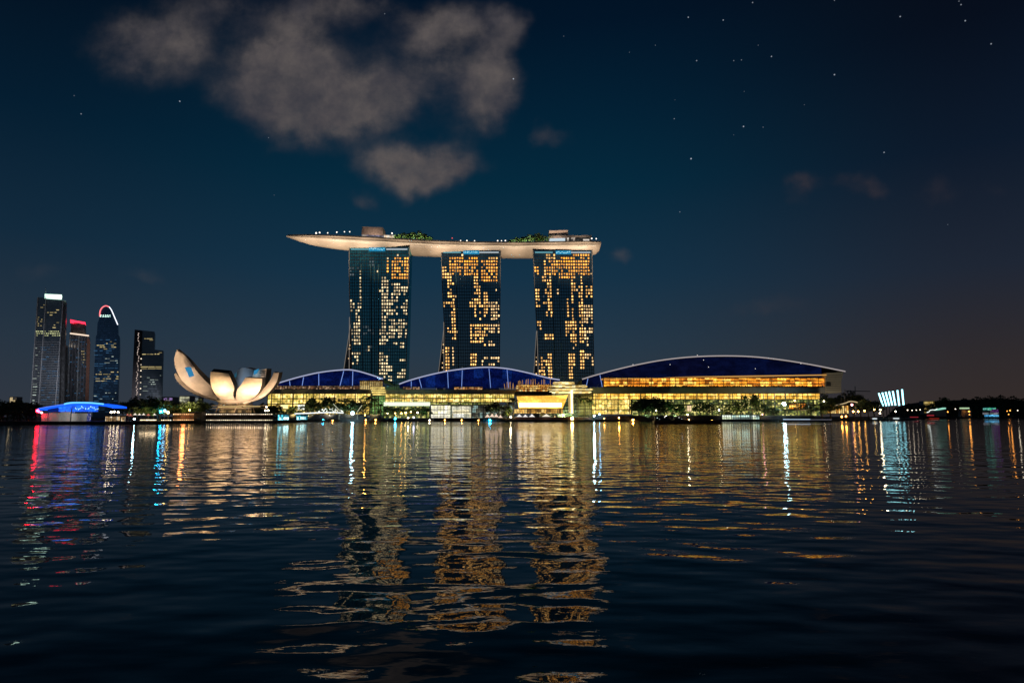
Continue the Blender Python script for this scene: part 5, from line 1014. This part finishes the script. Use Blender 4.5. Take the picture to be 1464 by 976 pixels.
grove('on the far left bank left of the red lamps', [(2, 573, 440, 1, 1.5), (12, 572.5, 450, 3, 1.5), (22, 573.5, 445, 1, 1.5), (31, 574, 450, 0, 1.5), (40, 575, 440, 3, 1.5), (48, 577.5, 445, 1, 1.3), (6, 583, 420, 3, 1.8), (27, 585, 418, 1, 1.9), (43, 586, 420, 3, 1.6)])
grove('in the big clump left of the orange-lit terrace', [(176, 577, 430, 1, 1.2), (186, 572, 440, 3, 1.2), (197, 569, 445, 1, 1.3), (208, 568, 440, 3, 1.3), (220, 568.5, 446, 1, 1.3), (231, 570, 450, 3, 1.3), (242, 574, 455, 1, 1.3), (252, 577, 470, 0, 1.2), (191, 581, 425, 0, 1.2), (213, 580, 428, 2, 1.3), (226, 580, 440, 0, 1.2)])
grove('between the orange-lit terrace and the lotus-shaped building', [(262, 575, 480, 2, 1.3), (271, 573.5, 486, 0, 1.3), (281, 572.5, 492, 1, 1.3), (293, 575, 530, 3, 1.4)])
grove('below the right petals of the lotus-shaped building', [(355, 582, 510, 1, 1.6), (366, 579, 520, 3, 1.5), (378, 577.5, 530, 1, 1.4), (389, 577, 540, 3, 1.3), (399, 581, 560, 0, 1.2)])
grove('in front of the yellow glazed storeys of the left hall', [(421, 580, 620, 0, 1.2), (446, 567, 622, 2, 1.1), (440, 577, 618, 1, 1.1), (471, 566, 622, 2, 1.1), (462, 577, 617, 3, 1.2), (483, 578, 617, 1, 1.3), (496, 570, 622, 0, 1.2), (507, 574, 618, 3, 1.3), (519, 573, 618, 1, 1.2)])
grove('below the white glowing bar of the middle hall', [(553, 581, 627, 1, 1.4), (562, 582, 626, 3, 1.4), (571, 582.5, 627, 1, 1.4), (591, 582, 627, 3, 1.4), (602, 581.5, 627, 1, 1.4), (610, 583, 626, 0, 1.3)])
grove('by the pink-lit tents left of the golden pavilion', [(703, 574, 624, 3, 1.2), (711, 577, 618, 1, 1.2), (727, 580, 610, 2, 1.0), (722, 588, 606, 0, 1.0)])
grove('in the large mass behind the long boat', [(914, 571, 622, 3, 1.2), (922, 568.5, 626, 1, 1.2), (931, 569.5, 622, 3, 1.2), (940, 569, 624, 1, 1.2), (949, 572, 622, 3, 1.2), (925, 578, 616, 1, 1.4), (942, 579, 616, 3, 1.3)])
grove('before the amber storeys left of the right floodlamp', [(960, 578, 626, 0, 1.2), (973, 577, 628, 2, 1.2), (1000, 574, 630, 0, 1.1), (1012, 578, 628, 1, 1.2), (1041, 577, 628, 2, 1.1), (1054, 574, 630, 0, 1.0), (1064, 563.5, 632, 2, .6), (1080, 562, 634, 2, .6), (1092, 579, 628, 1, 1.2), (1106, 581, 626, 3, 1.2)], fairy=46)
grove('between the right floodlamp and the restaurant', [(1140, 571, 650, 3, 1.3), (1152, 567, 655, 1, 1.2), (1163, 564.5, 660, 3, 1.3), (1174, 566, 664, 1, 1.3), (1186, 570, 668, 0, 1.3), (1158, 580, 640, 1, 1.4), (1176, 583, 652, 3, 1.2)])
grove('around the gantry behind the restaurant', [(1211, 561.5, 725, 1, 1.2), (1219, 566, 735, 3, 1.2), (1229, 569, 745, 1, 1.3), (1240, 570, 770, 3, 1.3), (1249, 573, 790, 0, 1.3)])
grove('on the far shore right of the glowing poles', [(1301, 578, 1560, 1, 1.6), (1312, 577, 1570, 3, 1.6), (1342, 575, 1580, 1, 1.4), (1348, 566.5, 1600, 2, .8), (1332, 579, 1540, 3, 1.6), (1362, 574, 1590, 1, 1.6)])
grove('beside the lit entry block between the left and middle halls', [(528, 563, 618, 0, 1.2), (536, 568, 616, 2, 1.1), (543, 575, 616, 0, 1.1)], bank=PALMS, name='palm_tree', cat='palm tree', group='palms along the bay')
grove('beside the tall lit column of the golden pavilion', [(826, 563, 606, 1, 1.0), (835, 566, 608, 0, 1.1), (843, 569, 606, 1, 1.0), (734, 567, 610, 0, 1.0), (728, 572, 609, 1, 1.0)], bank=PALMS, name='palm_tree', cat='palm tree', group='palms along the bay')
for (px, Y, pw, c) in [(535, 609, 1200, (1, .85, .3)), (832, 600, 3500, (.9, 1, .3)), (730, 603, 2500, (1, .75, .25)), (846, 602, 1500, (.8, 1, .3)), (200, 420, 1200, (1, .7, .3)), (268, 470, 1500, (1, .8, .2)), (440, 608, 2000, (1, .85, .4)), (585, 612, 1500, (.6, 1, .6)), (1050, 615, 2600, (1, .85, .3)), (965, 612, 1800, (.6, 1, .4)), (1000, 614, 1800, (.7, 1, .4)), (1085, 614, 2200, (1, .85, .3)), (418, 610, 2200, (1, .8, .3)), (470, 608, 2200, (1, .95, .7)), (500, 607, 1800, (.9, 1, .7)), (925, 610, 900, (.5, 1, .4)), (705, 608, 1500, (1, .8, .4)), (555, 610, 900, (.5, 1, .6)), (605, 611, 900, (.5, 1, .6)), (1150, 634, 1800, (1, .7, .3)), (1180, 645, 1500, (1, .7, .3)), (245, 440, 1500, (1, .75, .2)), (222, 425, 900, (.8, 1, .4)), (1230, 715, 1800, (1, .7, .4))]: flood(tuple(at(px, 594, Y - 3)), at(px, 584, Y + 6), c, pw * 3.2, 125, .9, .4)
# wooded hill behind the far shore: a far wood that reads as one mass
hp = [(1352, 578), (1375, 571.5), (1400, 568), (1430, 566.5), (1450, 567.5), (1466, 570), (1500, 572), (1560, 575)]
rn = random.Random(3); mb = MB()
for i in range(5200):
    px = rn.uniform(1345, 1560); top = interp([(1345, 590)] + hp, px) + 1.5 * math.sin(px * .35) + rn.gauss(0, .5); py = top + (596 - top) * rn.random() ** 1.3; Y = 1640 - 90 * (py - top) / 30 + rn.uniform(0, 20); p = at(px, py, Y)
    u = Vector((rn.gauss(0, 1), rn.gauss(0, 1), rn.gauss(0, .7))).normalized(); v = u.cross(Vector((rn.gauss(0, 1), rn.gauss(0, 1), rn.gauss(0, 1)))).normalized(); s_ = rn.uniform(1.2, 2.6); mb.quad(p - u * s_, p - v * s_ * .7, p + u * s_, p + v * s_ * .7)
o = mb.build('far_wood', LEAF_D); o['kind'] = 'stuff'
mb = MB(); hpts = [at(px, py + 3, 1660) for px, py in hp]; mb.prism([Vector((hpts[0].x - 30, 1660, 0))] + hpts + [Vector((hpts[-1].x, 1660, 0))], (0, 220, 0)); struct(mb.build('hill', SOIL))
mb = MB(); rn = random.Random(8)
for i in range(3000):
    px = rn.uniform(-60, 60) if i % 3 == 0 else rn.uniform(285, 400) if i % 3 == 1 else rn.uniform(395, 545); Yb = 455 if px < 60 else 560 if px < 395 else 628
    p = at(px, rn.uniform(587, 599), Yb + rn.uniform(0, 4)); u = Vector((rn.gauss(0, 1), rn.gauss(0, 1), rn.gauss(0, .7))).normalized(); v = u.cross(Vector((rn.gauss(0, 1), 1, rn.gauss(0, 1)))).normalized(); s_ = rn.uniform(.5, 1.0); mb.quad(p - u * s_, p - v * s_ * .6, p + u * s_, p + v * s_ * .6)
o = mb.build('hedge_greenery', LEAF_D); o['kind'] = 'stuff'
